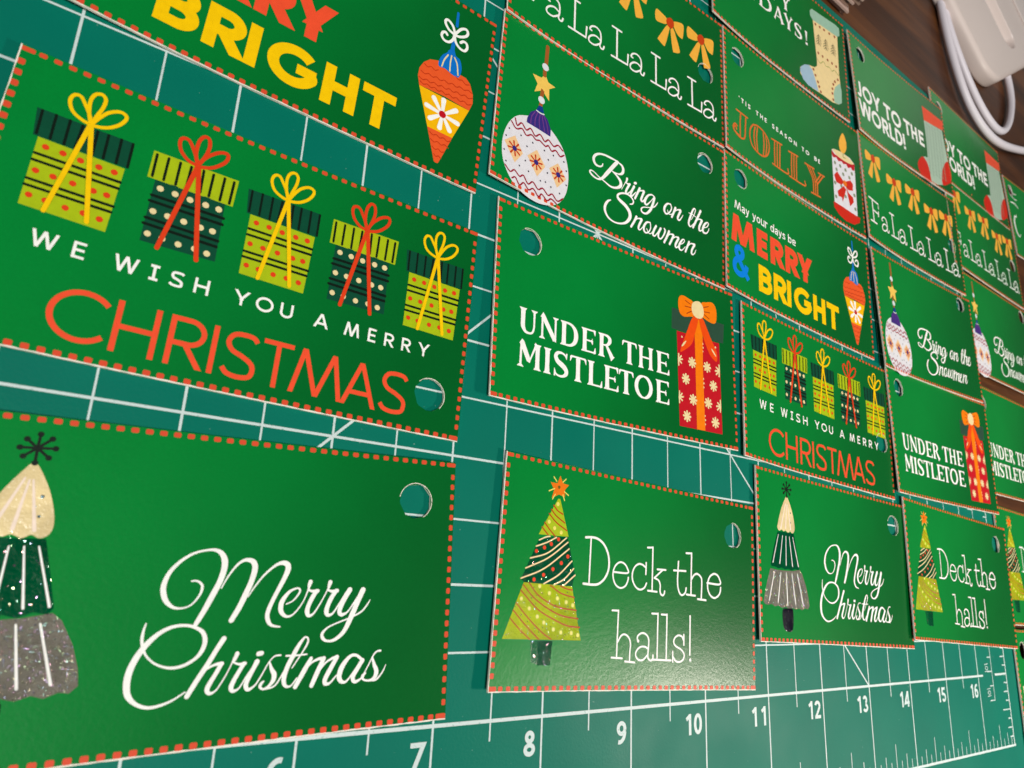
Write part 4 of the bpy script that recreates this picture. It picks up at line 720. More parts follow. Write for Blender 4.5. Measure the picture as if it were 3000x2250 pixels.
('d','charcoal',1,0,[(0.178,0.583,0.0096),(0.149,0.489,0.0095),(0.32,0.579,0.0097),(0.466,0.572,0.0099),(0.613,0.561,0.01),(0.729,0.562,0.0101),(0.866,0.556,0.0102),(0.905,0.468,0.0102),(0.141,0.331,0.0094),(0.173,0.222,0.0094),(0.331,0.248,0.0095),(0.442,0.241,0.0096),(0.593,0.21,0.0098),(0.67,0.483,0.01),(0.67,0.334,0.0099),(0.726,0.202,0.0099),(0.916,0.31,0.0101),(0.839,0.182,0.01),(0.401,0.498,0.0098),(0.655,0.224,0.0098),(0.395,0.336,0.0097)])],[]),('ornament_cap',[('p','indigo',4,0,[(0.473,0.955),(0.411,0.901),(0.376,0.815),(0.372,0.759),(0.489,0.759),(0.673,0.752),(0.671,0.835),(0.624,0.922),(0.574,0.957)]),
('p','blue2',5,0,[(0.505,1.029),(0.548,1.033),(0.573,0.969),(0.473,0.955)]),
('s','pearl',6,1,[(0.477,0.953,0.0069),(0.528,0.947,0.007),(0.572,0.956,0.007)]),
('s','violet',5,1,[(0.462,0.928,0.0063),(0.425,0.854,0.0062),(0.419,0.771,0.0062)]),
('s','violet',5,1,[(0.495,0.94,0.0063),(0.471,0.853,0.0063),(0.471,0.774,0.0062)]),
('s','violet',5,1,[(0.526,0.938,0.0063),(0.519,0.854,0.0063),(0.534,0.77,0.0063)]),
('s','violet',5,1,[(0.548,0.941,0.0063),(0.567,0.867,0.0063),(0.595,0.771,0.0063)]),
('s','violet',5,1,[(0.568,0.948,0.0064),(0.615,0.867,0.0064),(0.642,0.771,0.0063)])],[])])],'merry_bright':[('ornament_picture',[],[('hanging_string',[('s','blue',0,0,[(2.919,1.752,0.0128),(2.924,1.604,0.0148)])],[]),('hanging_string',[('s','blue',0,0,[(2.917,1.44,0.0177),(2.913,1.302,0.0207)])],[]),('bow',[('s','white',1,1,[(2.918,1.504,0.0131),(2.885,1.578,0.0131),(2.833,1.614,0.0131),(2.806,1.595,0.013),(2.813,1.558,0.013),(2.852,1.516,0.013),(2.906,1.499,0.0131)]),
('s','white',2,1,[(2.918,1.509,0.0131),(2.968,1.594,0.0133),(3.019,1.625,0.0134),(3.043,1.594,0.0134),(3.025,1.548,0.0133),(2.969,1.508,0.0132),(2.923,1.495,0.0131)]),
('s','white',3,1,[(2.912,1.494,0.0131),(2.904,1.438,0.013),(2.87,1.387,0.0129),(2.822,1.377,0.0128),(2.79,1.407,0.0128),(2.794,1.449,0.0128),(2.822,1.468,0.0129),(2.84,1.451,0.0129)]),
('s','white',4,1,[(2.913,1.489,0.0131),(2.932,1.427,0.0131),(2.974,1.387,0.0131),(3.028,1.382,0.0132),(3.054,1.427,0.0133),(3.043,1.471,0.0133),(3.01,1.478,0.0132),(2.982,1.449,0.0132)])],[]),('ornament_body',[('p','orange3',0,0,[(2.793,1.133),(2.718,1.101),(2.663,1.039),(2.631,0.96),(2.629,0.875),(2.654,0.787),(2.911,0.805),(3.16,0.791),(3.186,0.884),(3.176,0.976),(3.133,1.073),(3.086,1.11),(3.033,1.111),(2.911,1.091)]),
('p','yellow2',0,0,[(2.654,0.787),(3.16,0.791),(3.033,0.432),(2.786,0.426)]),
('p','orange3',0,0,[(2.786,0.426),(3.033,0.432),(2.958,0.194),(2.932,0.123),(2.912,0.118),(2.893,0.125)]),
('s','darkorange',1,1,[(2.67,1.026,0.0044),(2.706,1.011,0.0044),(2.738,1.032,0.0045),(2.775,1.016,0.0045),(2.807,1.037,0.0045)]),
('s','darkorange',1,1,[(2.649,0.939,0.0044),(2.689,0.926,0.0044),(2.725,0.948,0.0044),(2.766,0.935,0.0044),(2.802,0.957,0.0045),(2.844,0.944,0.0045),(2.88,0.967,0.0045),(2.923,0.954,0.0045),(2.96,0.977,0.0046),(3.003,0.963,0.0046),(3.041,0.986,0.0046),(3.084,0.973,0.0046),(3.123,0.996,0.0047),(3.166,0.983,0.0047)]),
('s','darkorange',1,1,[(2.64,0.869,0.0043),(2.679,0.857,0.0044),(2.713,0.879,0.0044),(2.752,0.866,0.0044),(2.787,0.888,0.0044),(2.827,0.875,0.0045),(2.862,0.897,0.0045),(2.903,0.884,0.0045),(2.939,0.907,0.0045),(2.98,0.894,0.0046),(3.016,0.917,0.0046),(3.058,0.903,0.0046),(3.095,0.926,0.0046),(3.137,0.913,0.0047),(3.175,0.936,0.0047)]),
('s','darkorange',1,1,[(2.655,0.831,0.0043),(2.693,0.816,0.0044),(2.726,0.836,0.0044),(2.764,0.821,0.0044),(2.798,0.84,0.0044),(2.837,0.825,0.0044),(2.87,0.845,0.0045),(2.91,0.829,0.0045),(2.944,0.849,0.0045),(2.984,0.834,0.0045),(3.019,0.854,0.0046),(3.059,0.838,0.0046),(3.095,0.859,0.0046),(3.135,0.843,0.0046),(3.171,0.863,0.0047)]),
('s','darkorange',1,1,[(2.975,1.075,0.0046),(3.015,1.052,0.0046),(3.05,1.065,0.0047),(3.09,1.042,0.0047),(3.125,1.055,0.0047)]),
('s','darkorange',1,1,[(2.813,0.387,0.0043),(2.849,0.371,0.0043),(2.881,0.388,0.0043),(2.918,0.372,0.0044),(2.951,0.39,0.0044),(2.988,0.373,0.0044),(3.021,0.391,0.0044)]),
('s','darkorange',1,1,[(2.832,0.323,0.0043),(2.869,0.308,0.0043),(2.901,0.326,0.0043),(2.938,0.31,0.0043),(2.97,0.328,0.0044),(3.008,0.312,0.0044)]),
('s','darkorange',1,1,[(2.856,0.259,0.0043),(2.889,0.242,0.0043),(2.917,0.259,0.0043),(2.95,0.242,0.0043),(2.978,0.259,0.0043)]),
('s','darkorange',1,1,[(2.882,0.194,0.0043),(2.907,0.177,0.0043),(2.927,0.194,0.0043),(2.952,0.177,0.0043)])],[]),('flower',[('s','white',1,0,[(2.908,0.613,0.0108),(2.806,0.736,0.0245)]),
('s','white',2,0,[(2.908,0.613,0.0108),(2.901,0.764,0.0248)]),
('s','white',3,0,[(2.908,0.613,0.0108),(2.75,0.629,0.0241)]),
('s','white',4,0,[(2.908,0.613,0.0108),(3.031,0.72,0.0252)]),
('s','white',1,0,[(2.908,0.613,0.0108),(2.798,0.518,0.024)]),
('s','white',2,0,[(2.908,0.613,0.0108),(3.063,0.598,0.025)]),
('s','white',3,0,[(2.908,0.613,0.0108),(2.898,0.47,0.0243)]),
('s','white',4,0,[(2.908,0.613,0.0108),(2.996,0.488,0.0246)]),
('d','white',5,0,[(2.806,0.736,0.0235),(2.901,0.764,0.0238),(2.75,0.629,0.0231),(3.031,0.72,0.0242),(2.798,0.518,0.0231),(3.063,0.598,0.024),(2.898,0.47,0.0233),(2.996,0.488,0.0236)]),
('d','crimson',6,0,[(2.908,0.613,0.0354)])],[]),('ornament_cap',[('p','blue',2,1,[(2.881,1.305),(2.928,1.34),(2.955,1.285),(3.004,1.26),(3.031,1.165),(3.009,1.072),(2.945,1.068),(2.871,1.088),(2.809,1.08),(2.799,1.13),(2.823,1.211),(2.866,1.267)]),
('s','cream',3,1,[(2.879,1.247,0.0067),(2.849,1.173,0.0066),(2.834,1.093,0.0065)]),
('s','cream',3,1,[(2.914,1.258,0.0067),(2.911,1.179,0.0067),(2.917,1.089,0.0066)]),
('s','cream',3,1,[(2.945,1.256,0.0067),(2.979,1.2,0.0067),(3.001,1.092,0.0067)])],[])])],'fa_la':[('bow_picture',[('p','amber',0,1,[(2.264,1.464),(2.166,1.499),(2.092,1.508),(2.065,1.465),(2.061,1.398),(2.076,1.337),(2.135,1.336),(2.255,1.381)]),
('p','amber',0,1,[(2.379,1.488),(2.488,1.543),(2.551,1.546),(2.562,1.484),(2.547,1.356),(2.527,1.321),(2.453,1.337),(2.39,1.408)]),
('p','amber',1,1,[(2.255,1.355),(2.313,1.379),(2.283,1.231),(2.236,1.06),(2.206,1.034),(2.114,1.073),(2.111,1.092),(2.178,1.217)]),
('p','amber',1,1,[(2.328,1.356),(2.374,1.385),(2.436,1.262),(2.49,1.115),(2.471,1.074),(2.401,1.042),(2.371,1.046),(2.343,1.192)]),
('p','redorange3',2,1,[(2.279,1.485),(2.333,1.516),(2.379,1.486),(2.385,1.431),(2.354,1.372),(2.308,1.356),(2.263,1.386),(2.253,1.438)])],[],[-1.899,0.106]),('bow_picture',[('p','amber',0,1,[(2.264,1.464),(2.166,1.499),(2.092,1.508),(2.065,1.465),(2.061,1.398),(2.076,1.337),(2.135,1.336),(2.255,1.381)]),
('p','amber',0,1,[(2.379,1.488),(2.488,1.543),(2.551,1.546),(2.562,1.484),(2.547,1.356),(2.527,1.321),(2.453,1.337),(2.39,1.408)]),
('p','amber',1,1,[(2.255,1.355),(2.313,1.379),(2.283,1.231),(2.236,1.06),(2.206,1.034),(2.114,1.073),(2.111,1.092),(2.178,1.217)]),
('p','amber',1,1,[(2.328,1.356),(2.374,1.385),(2.436,1.262),(2.49,1.115),(2.471,1.074),(2.401,1.042),(2.371,1.046),(2.343,1.192)]),
('p','redorange3',2,1,[(2.279,1.485),(2.333,1.516),(2.379,1.486),(2.385,1.431),(2.354,1.372),(2.308,1.356),(2.263,1.386),(2.253,1.438)])],[],[-1.23,-0.044]),('bow_picture',[('p','amber',0,1,[(2.264,1.464),(2.166,1.499),(2.092,1.508),(2.065,1.465),(2.061,1.398),(2.076,1.337),(2.135,1.336),(2.255,1.381)]),
('p','amber',0,1,[(2.379,1.488),(2.488,1.543),(2.551,1.546),(2.562,1.484),(2.547,1.356),(2.527,1.321),(2.453,1.337),(2.39,1.408)]),
('p','amber',1,1,[(2.255,1.355),(2.313,1.379),(2.283,1.231),(2.236,1.06),(2.206,1.034),(2.114,1.073),(2.111,1.092),(2.178,1.217)]),
('p','amber',1,1,[(2.328,1.356),(2.374,1.385),(2.436,1.262),(2.49,1.115),(2.471,1.074),(2.401,1.042),(2.371,1.046),(2.343,1.192)]),
('p','redorange3',2,1,[(2.279,1.485),(2.333,1.516),(2.379,1.486),(2.385,1.431),(2.354,1.372),(2.308,1.356),(2.263,1.386),(2.253,1.438)])],[],[-0.586,0.031]),('bow_picture',[('p','amber',0,1,[(2.264,1.464),(2.166,1.499),(2.092,1.508),(2.065,1.465),(2.061,1.398),(2.076,1.337),(2.135,1.336),(2.255,1.381)]),
('p','amber',0,1,[(2.379,1.488),(2.488,1.543),(2.551,1.546),(2.562,1.484),(2.547,1.356),(2.527,1.321),(2.453,1.337),(2.39,1.408)]),
('p','amber',1,1,[(2.255,1.355),(2.313,1.379),(2.283,1.231),(2.236,1.06),(2.206,1.034),(2.114,1.073),(2.111,1.092),(2.178,1.217)]),
('p','amber',1,1,[(2.328,1.356),(2.374,1.385),(2.436,1.262),(2.49,1.115),(2.471,1.074),(2.401,1.042),(2.371,1.046),(2.343,1.192)]),
('p','redorange3',2,1,[(2.279,1.485),(2.333,1.516),(2.379,1.486),(2.385,1.431),(2.354,1.372),(2.308,1.356),(2.263,1.386),(2.253,1.438)])],[],[0.046,-0.101]),('bow_picture',[('p','amber',0,1,[(2.264,1.464),(2.166,1.499),(2.092,1.508),(2.065,1.465),(2.061,1.398),(2.076,1.337),(2.135,1.336),(2.255,1.381)]),
('p','amber',0,1,[(2.379,1.488),(2.488,1.543),(2.551,1.546),(2.562,1.484),(2.547,1.356),(2.527,1.321),(2.453,1.337),(2.39,1.408)]),
('p','amber',1,1,[(2.255,1.355),(2.313,1.379),(2.283,1.231),(2.236,1.06),(2.206,1.034),(2.114,1.073),(2.111,1.092),(2.178,1.217)]),
('p','amber',1,1,[(2.328,1.356),(2.374,1.385),(2.436,1.262),(2.49,1.115),(2.471,1.074),(2.401,1.042),(2.371,1.046),(2.343,1.192)]),
('p','redorange3',2,1,[(2.279,1.485),(2.333,1.516),(2.379,1.486),(2.385,1.431),(2.354,1.372),(2.308,1.356),(2.263,1.386),(2.253,1.438)])],[],[0.603,-0.024])],'_LA':[('s','white',0,0,[(1.402,0.715,0.0125),(1.539,0.717,0.0127)]),
('s','white',1,0,[(1.472,0.716,0.0126),(1.479,0.318,0.0123)]),
('s','white',2,0,[(1.397,0.313,0.0122),(1.641,0.324,0.0125),(1.649,0.465,0.0126)]),
('s','white',3,1,[(1.721,0.466,0.0108),(1.694,0.474,0.0108),(1.724,0.524,0.0108),(1.789,0.548,0.0109),(1.848,0.511,0.0109),(1.859,0.41,0.0109),(1.845,0.343,0.0108),(1.866,0.314,0.0108),(1.894,0.321,0.0109),(1.908,0.361,0.0109)]),
('s','white',4,1,[(1.848,0.41,0.0109),(1.79,0.429,0.0108),(1.728,0.405,0.0108),(1.684,0.35,0.0107),(1.695,0.304,0.0107),(1.77,0.303,0.0107),(1.843,0.359,0.0108)])],'_F':[('s','white',0,0,[(0.126,0.734,0.013),(0.427,0.717,0.013),(0.421,0.636,0.013)]),
('s','white',1,0,[(0.229,0.712,0.013),(0.222,0.336,0.013)]),
('s','white',2,0,[(0.122,0.327,0.013),(0.315,0.331,0.013)]),
('s','white',3,0,[(0.23,0.542,0.013),(0.399,0.529,0.013)]),
('s','white',4,0,[(0.406,0.572,0.013),(0.393,0.485,0.013)])],'joy':[('stocking_picture',[],[('stocking_cuff',[('p','coral',1,0,[(2.523,1.6),(2.887,1.602),(3.304,1.589),(3.265,1.379),(2.525,1.295)])],[]),('stocking_leg',[('p','sage',0,0,[(2.526,1.299),(3.222,1.365),(3.256,1.054),(3.297,0.732),(3.318,0.328),(3.184,0.216),(2.921,0.102),(2.645,0.017),(2.473,-0.006),(2.201,-0.006),(2.061,0.088),(2.053,0.234),(2.195,0.389),(2.366,0.478),(2.475,0.495),(2.515,0.823)]),
('s','knit',1,0,[(2.6,1.252,0.0102),(2.634,1.225,0.0102)]),
('s','knit',1,0,[(2.701,1.244,0.0103),(2.735,1.217,0.0103)]),
('s','knit',1,0,[(2.813,1.28,0.0104),(2.847,1.253,0.0104)]),
('s','knit',1,0,[(2.915,1.273,0.0104),(2.95,1.245,0.0105)]),
('s','knit',1,0,[(3.03,1.309,0.0105),(3.064,1.282,0.0105)]),
('s','knit',1,0,[(3.122,1.3,0.0106),(3.157,1.272,0.0106)]),
('s','knit',1,0,[(2.593,1.18,0.0102),(2.626,1.153,0.0102)]),
('s','knit',1,0,[(2.694,1.173,0.0103),(2.728,1.146,0.0103)]),
('s','knit',1,0,[(2.807,1.209,0.0103),(2.841,1.182,0.0104)]),
('s','knit',1,0,[(2.91,1.202,0.0104),(2.945,1.174,0.0104)]),
('s','knit',1,0,[(3.025,1.239,0.0105),(3.06,1.211,0.0105)]),
('s','knit',1,0,[(3.118,1.23,0.0106),(3.153,1.202,0.0106)]),
('s','knit',1,0,[(2.585,1.109,0.0102),(2.618,1.082,0.0102)]),
('s','knit',1,0,[(2.687,1.102,0.0102),(2.721,1.075,0.0102)]),
('s','knit',1,0,[(2.801,1.138,0.0103),(2.835,1.111,0.0103)]),
('s','knit',1,0,[(2.905,1.131,0.0104),(2.939,1.104,0.0104)]),
('s','knit',1,0,[(3.021,1.168,0.0105),(3.056,1.14,0.0105)]),
('s','knit',1,0,[(3.115,1.159,0.0105),(3.15,1.132,0.0105)]),
('s','knit',1,0,[(2.577,1.039,0.0101),(2.611,1.012,0.0101)]),
('s','knit',1,0,[(2.68,1.032,0.0102),(2.714,1.005,0.0102)]),
('s','knit',1,0,[(2.795,1.068,0.0103),(2.829,1.041,0.0103)]),
('s','knit',1,0,[(2.9,1.061,0.0103),(2.934,1.034,0.0103)]),
('s','knit',1,0,[(3.017,1.098,0.0104),(3.051,1.07,0.0104)]),
('s','knit',1,0,[(3.112,1.089,0.0105),(3.146,1.062,0.0105)]),
('s','knit',1,0,[(2.57,0.968,0.0101),(2.603,0.941,0.0101)]),
('s','knit',1,0,[(2.674,0.962,0.0101),(2.707,0.935,0.0102)]),
('s','knit',1,0,[(2.789,0.998,0.0102),(2.823,0.971,0.0102)]),
('s','knit',1,0,[(2.895,0.991,0.0103),(2.929,0.964,0.0103)]),
('s','knit',1,0,[(3.013,1.028,0.0104),(3.047,1.0,0.0104)]),
('s','knit',1,0,[(3.108,1.02,0.0105),(3.143,0.992,0.0105)]),
('s','knit',1,0,[(2.562,0.899,0.01),(2.595,0.872,0.0101)]),
('s','knit',1,0,[(2.667,0.892,0.0101),(2.7,0.865,0.0101)]),
('s','knit',1,0,[(2.783,0.928,0.0102),(2.817,0.901,0.0102)]),
('s','knit',1,0,[(2.89,0.922,0.0103),(2.924,0.894,0.0103)]),
('s','knit',1,0,[(3.009,0.959,0.0104),(3.043,0.931,0.0104)]),
('s','knit',1,0,[(3.105,0.95,0.0104),(3.139,0.923,0.0104)]),
('s','knit',1,0,[(2.554,0.829,0.01),(2.588,0.802,0.01)]),
('s','knit',1,0,[(2.66,0.823,0.0101),(2.694,0.796,0.0101)]),
('s','knit',1,0,[(2.777,0.859,0.0102),(2.811,0.832,0.0102)]),
('s','knit',1,0,[(2.885,0.853,0.0102),(2.919,0.825,0.0102)]),
('s','knit',1,0,[(3.004,0.889,0.0103),(3.039,0.862,0.0103)]),
('s','knit',1,0,[(3.102,0.881,0.0104),(3.136,0.854,0.0104)]),
('s','knit',1,0,[(2.547,0.76,0.01),(2.58,0.733,0.01)]),
('s','knit',1,0,[(2.653,0.754,0.01),(2.687,0.727,0.01)]),
('s','knit',1,0,[(2.771,0.79,0.0101),(2.805,0.763,0.0101)]),
('s','knit',1,0,[(2.88,0.784,0.0102),(2.914,0.756,0.0102)]),
('s','knit',1,0,[(3.0,0.82,0.0103),(3.034,0.793,0.0103)]),
('s','knit',1,0,[(3.098,0.813,0.0103),(3.133,0.785,0.0104)]),
('s','knit',1,0,[(2.539,0.691,0.0099),(2.572,0.664,0.0099)]),
('s','knit',1,0,[(2.647,0.685,0.01),(2.68,0.658,0.01)]),
('s','knit',1,0,[(2.765,0.721,0.0101),(2.799,0.694,0.0101)]),
('s','knit',1,0,[(2.875,0.715,0.0102),(2.909,0.688,0.0102)]),
('s','knit',1,0,[(2.996,0.752,0.0103),(3.03,0.724,0.0103)]),
('s','knit',1,0,[(3.095,0.744,0.0103),(3.129,0.717,0.0103)]),
('s','knit',1,0,[(2.532,0.622,0.0099),(2.565,0.596,0.0099)]),
('s','knit',1,0,[(2.64,0.617,0.01),(2.673,0.59,0.01)]),
('s','knit',1,0,[(2.76,0.653,0.0101),(2.793,0.626,0.0101)]),
('s','knit',1,0,[(2.87,0.647,0.0101),(2.904,0.62,0.0101)]),
('s','knit',1,0,[(2.992,0.684,0.0102),(3.026,0.656,0.0102)]),
('s','knit',1,0,[(3.092,0.676,0.0103),(3.126,0.649,0.0103)]),
('s','knit',1,0,[(2.524,0.554,0.0099),(2.557,0.527,0.0099)]),
('s','knit',1,0,[(2.633,0.549,0.0099),(2.667,0.522,0.0099)]),
('s','knit',1,0,[(2.754,0.585,0.01),(2.787,0.557,0.01)]),
('s','knit',1,0,[(2.865,0.579,0.0101),(2.899,0.552,0.0101)]),
('s','knit',1,0,[(2.988,0.616,0.0102),(3.022,0.588,0.0102)]),
('s','knit',1,0,[(3.088,0.609,0.0102),(3.123,0.581,0.0103)]),
('s','knit',1,0,[(2.517,0.486,0.0098),(2.55,0.46,0.0098)]),
('s','knit',1,0,[(2.627,0.481,0.0099),(2.66,0.454,0.0099)]),
('s','knit',1,0,[(2.748,0.517,0.01),(2.781,0.49,0.01)]),
('s','knit',1,0,[(2.86,0.512,0.0101),(2.894,0.484,0.0101)]),
('s','knit',1,0,[(2.984,0.548,0.0101),(3.018,0.521,0.0102)]),
('s','knit',1,0,[(3.085,0.541,0.0102),(3.119,0.514,0.0102)]),
('s','knit',1,0,[(2.51,0.419,0.0098),(2.542,0.392,0.0098)]),
('s','knit',1,0,[(2.62,0.414,0.0099),(2.653,0.387,0.0099)]),
('s','knit',1,0,[(2.742,0.449,0.0099),(2.775,0.422,0.01)]),
('s','knit',1,0,[(2.855,0.444,0.01),(2.889,0.417,0.01)]),
('s','knit',1,0,[(2.98,0.481,0.0101),(3.014,0.453,0.0101)]),
('s','knit',1,0,[(3.082,0.474,0.0102),(3.116,0.446,0.0102)]),
('s','knit',1,0,[(2.502,0.352,0.0097),(2.535,0.325,0.0098)]),
('s','knit',1,0,[(2.614,0.347,0.0098),(2.647,0.32,0.0098)]),
('s','knit',1,0,[(2.737,0.382,0.0099),(2.77,0.355,0.0099)]),
('s','knit',1,0,[(2.85,0.377,0.01),(2.884,0.35,0.01)]),
('s','knit',1,0,[(2.976,0.414,0.0101),(3.01,0.386,0.0101)]),
('s','knit',1,0,[(3.079,0.407,0.0101),(3.113,0.379,0.0102)]),
('s','knit',1,0,[(2.495,0.285,0.0097),(2.528,0.258,0.0097)]),
('s','knit',1,0,[(2.607,0.28,0.0098),(2.64,0.253,0.0098)]),
('s','knit',1,0,[(2.731,0.315,0.0099),(2.764,0.288,0.0099)]),
('s','knit',1,0,[(2.846,0.311,0.0099),(2.879,0.283,0.01)]),
('s','knit',1,0,[(2.972,0.347,0.01),(3.006,0.32,0.0101)]),
('s','knit',1,0,[(3.076,0.34,0.0101),(3.109,0.313,0.0101)]),
('s','knit',1,0,[(2.488,0.218,0.0097),(2.52,0.192,0.0097)]),
('s','knit',1,0,[(2.601,0.213,0.0097),(2.634,0.187,0.0098)]),
('s','knit',1,0,[(2.725,0.249,0.0098),(2.758,0.222,0.0099)]),
('s','knit',1,0,[(2.841,0.244,0.0099),(2.874,0.217,0.0099)]),
('s','knit',1,0,[(2.968,0.28,0.01),(3.002,0.253,0.01)]),
('s','knit',1,0,[(3.072,0.274,0.0101),(3.106,0.247,0.0101)])],[]),('stocking_toe',[('p','scarlet',1,1,[(2.302,0.44),(2.195,0.389),(2.053,0.234),(2.061,0.088),(2.201,-0.006),(2.46,-0.004),(2.488,0.149),(2.434,0.356)])],[]),('stocking_heel',[('p','scarlet',1,1,[(3.273,0.719),(3.346,0.544),(3.318,0.328),(3.184,0.216),(2.954,0.117),(2.952,0.313),(3.081,0.55)])],[])])],'happy_holidays':[('stocking_picture',[],[('stocking_cuff',[('p','sage2',2,0,[(2.39,1.594),(2.446,1.661),(2.62,1.684),(3.102,1.753),(3.201,1.739),(3.201,1.593),(3.132,1.532),(2.738,1.49),(2.458,1.453),(2.391,1.497)])],[]),('stocking_leg',[('p','peachcream',0,0,[(2.459,1.465),(3.132,1.545),(3.11,0.78),(3.137,0.484),(3.121,0.252),(3.039,0.187),(2.878,0.141),(2.616,0.14),(2.358,0.115),(2.157,0.132),(2.042,0.221),(2.048,0.332),(2.163,0.442),(2.282,0.5),(2.437,0.548),(2.503,0.611),(2.51,0.737),(2.486,1.041)]),
('d','brownred',2,0,[(2.526,1.411,0.0235),(2.645,1.427,0.0237),(2.759,1.441,0.0239),(2.901,1.456,0.0241),(3.051,1.483,0.0243),(2.557,0.881,0.0235),(2.673,0.883,0.0236),(2.808,0.891,0.0238),(2.927,0.897,0.024),(3.041,0.899,0.0241),(2.398,0.488,0.0232),(2.442,0.403,0.0232),(2.499,0.313,0.0233),(2.527,0.242,0.0233),(2.561,0.168,0.0233),(3.061,0.658,0.0241),(2.975,0.575,0.024),(2.923,0.499,0.0239),(2.89,0.4,0.0238),(2.882,0.309,0.0238),(2.893,0.199,0.0238)]),
('s','firgreen',1,0,[(2.592,1.258,0.0052),(2.587,1.046,0.0051)]),
('s','firgreen',2,0,[(2.547,1.188,0.0051),(2.592,1.246,0.0052),(2.64,1.211,0.0052)]),
('s','firgreen',3,0,[(2.528,1.128,0.0051),(2.59,1.196,0.0052),(2.65,1.157,0.0052)]),
('s','firgreen',1,0,[(2.518,1.077,0.0051),(2.589,1.146,0.0052),(2.658,1.109,0.0052)]),
('s','firgreen',2,0,[(2.535,1.043,0.0051),(2.588,1.102,0.0052),(2.639,1.055,0.0052)]),
('s','firgreen',1,0,[(2.789,1.279,0.0052),(2.783,1.065,0.0052)]),
('s','firgreen',2,0,[(2.743,1.208,0.0052),(2.788,1.267,0.0052),(2.837,1.232,0.0052)]),
('s','firgreen',3,0,[(2.724,1.148,0.0052),(2.787,1.216,0.0052),(2.848,1.177,0.0052)]),
('s','firgreen',1,0,[(2.713,1.097,0.0052),(2.786,1.166,0.0052),(2.855,1.128,0.0052)]),
('s','firgreen',2,0,[(2.73,1.062,0.0052),(2.784,1.122,0.0052),(2.836,1.075,0.0052)]),
('s','firgreen',1,0,[(2.99,1.302,0.0053),(2.984,1.086,0.0053)]),
('s','firgreen',2,0,[(2.943,1.23,0.0053),(2.99,1.289,0.0053),(3.039,1.254,0.0053)]),
('s','firgreen',3,0,[(2.924,1.17,0.0053),(2.988,1.238,0.0053),(3.05,1.199,0.0053)]),
('s','firgreen',1,0,[(2.914,1.117,0.0052),(2.987,1.187,0.0053),(3.058,1.15,0.0053)]),
('s','firgreen',2,0,[(2.93,1.083,0.0053),(2.986,1.143,0.0053),(3.038,1.096,0.0053)]),
('s','olive',1,1,[(2.527,0.747,0.0058),(2.596,0.714,0.0059),(2.685,0.791,0.0059),(2.753,0.745,0.0059),(2.842,0.773,0.006),(2.912,0.739,0.006),(2.985,0.794,0.006),(3.091,0.756,0.006)])],[]),('stocking_toe',[('p','paleblue',1,0,[(2.282,0.5),(2.164,0.445),(2.061,0.346),(2.037,0.266),(2.107,0.151),(2.24,0.108),(2.504,0.138),(2.431,0.326),(2.366,0.458)])],[]),('stocking_heel',[('p','sage2',1,0,[(3.114,0.62),(3.148,0.49),(3.131,0.257),(3.048,0.19),(2.923,0.166),(2.918,0.336),(2.976,0.479)])],[])])],'jolly':[('lettering_jolly',[('s','terracotta',0,1,[(0.24,0.685,0.013),(0.483,0.683,0.013)]),
('s','terracotta',1,1,[(0.334,0.683,0.013),(0.314,0.502,0.013),(0.31,0.3,0.013)]),
('s','terracotta',2,1,[(0.31,0.307,0.013),(0.199,0.328,0.013),(0.17,0.372,0.013),(0.215,0.416,0.013),(0.226,0.377,0.013)]),
('s','terracotta',3,1,[(0.445,0.679,0.013),(0.427,0.497,0.013),(0.414,0.372,0.013),(0.381,0.309,0.013),(0.289,0.29,0.013),(0.179,0.333,0.013),(0.16,0.389,0.013),(0.201,0.446,0.013),(0.241,0.436,0.013)]),
('s','terracotta',4,1,[(0.608,0.647,0.013),(0.543,0.554,0.013),(0.523,0.424,0.013),(0.568,0.311,0.013),(0.683,0.259,0.013),(0.811,0.261,0.013),(0.911,0.327,0.013),(0.959,0.449,0.013),(0.941,0.579,0.013),(0.845,0.656,0.013),(0.716,0.677,0.013),(0.608,0.647,0.013)]),
('s','terracotta',5,1,[(0.646,0.627,0.013),(0.614,0.468,0.013),(0.645,0.272,0.013)]),
('s','terracotta',0,1,[(0.704,0.648,0.013),(0.678,0.484,0.013),(0.694,0.264,0.013)]),
('s','terracotta',1,1,[(0.834,0.635,0.013),(0.844,0.487,0.013),(0.823,0.279,0.013)]),
('s','terracotta',2,1,[(0.888,0.622,0.013),(0.905,0.485,0.013),(0.878,0.304,0.013)]),
('s','terracotta',3,1,[(1.026,0.642,0.013),(1.259,0.659,0.013)]),
('s','terracotta',4,1,[(1.092,0.635,0.013),(1.081,0.444,0.013),(1.079,0.266,0.013)]),
('s','terracotta',5,1,[(1.151,0.64,0.013),(1.139,0.44,0.013),(1.137,0.269,0.013)]),
('s','terracotta',0,1,[(1.219,0.645,0.013),(1.206,0.471,0.013),(1.194,0.264,0.013)]),
('s','terracotta',1,1,[(1.03,0.255,0.013),(1.369,0.252,0.013),(1.384,0.333,0.013)]),
('s','terracotta',2,1,[(1.42,0.636,0.013),(1.633,0.655,0.013)]),
('s','terracotta',3,1,[(1.49,0.633,0.013),(1.474,0.437,0.013),(1.471,0.263,0.013)]),
('s','terracotta',4,1,[(1.544,0.639,0.013),(1.531,0.446,0.013),(1.528,0.264,0.013)]),
('s','terracotta',5,1,[(1.601,0.64,0.013),(1.588,0.456,0.013),(1.579,0.255,0.013)]),
('s','terracotta',0,1,[(1.419,0.24,0.013),(1.774,0.245,0.013),(1.783,0.317,0.013)]),
('s','terracotta',1,1,[(1.808,0.627,0.013),(2.031,0.635,0.013)]),
('s','terracotta',2,1,[(1.861,0.619,0.013),(1.988,0.441,0.013),(1.993,0.218,0.013)]),
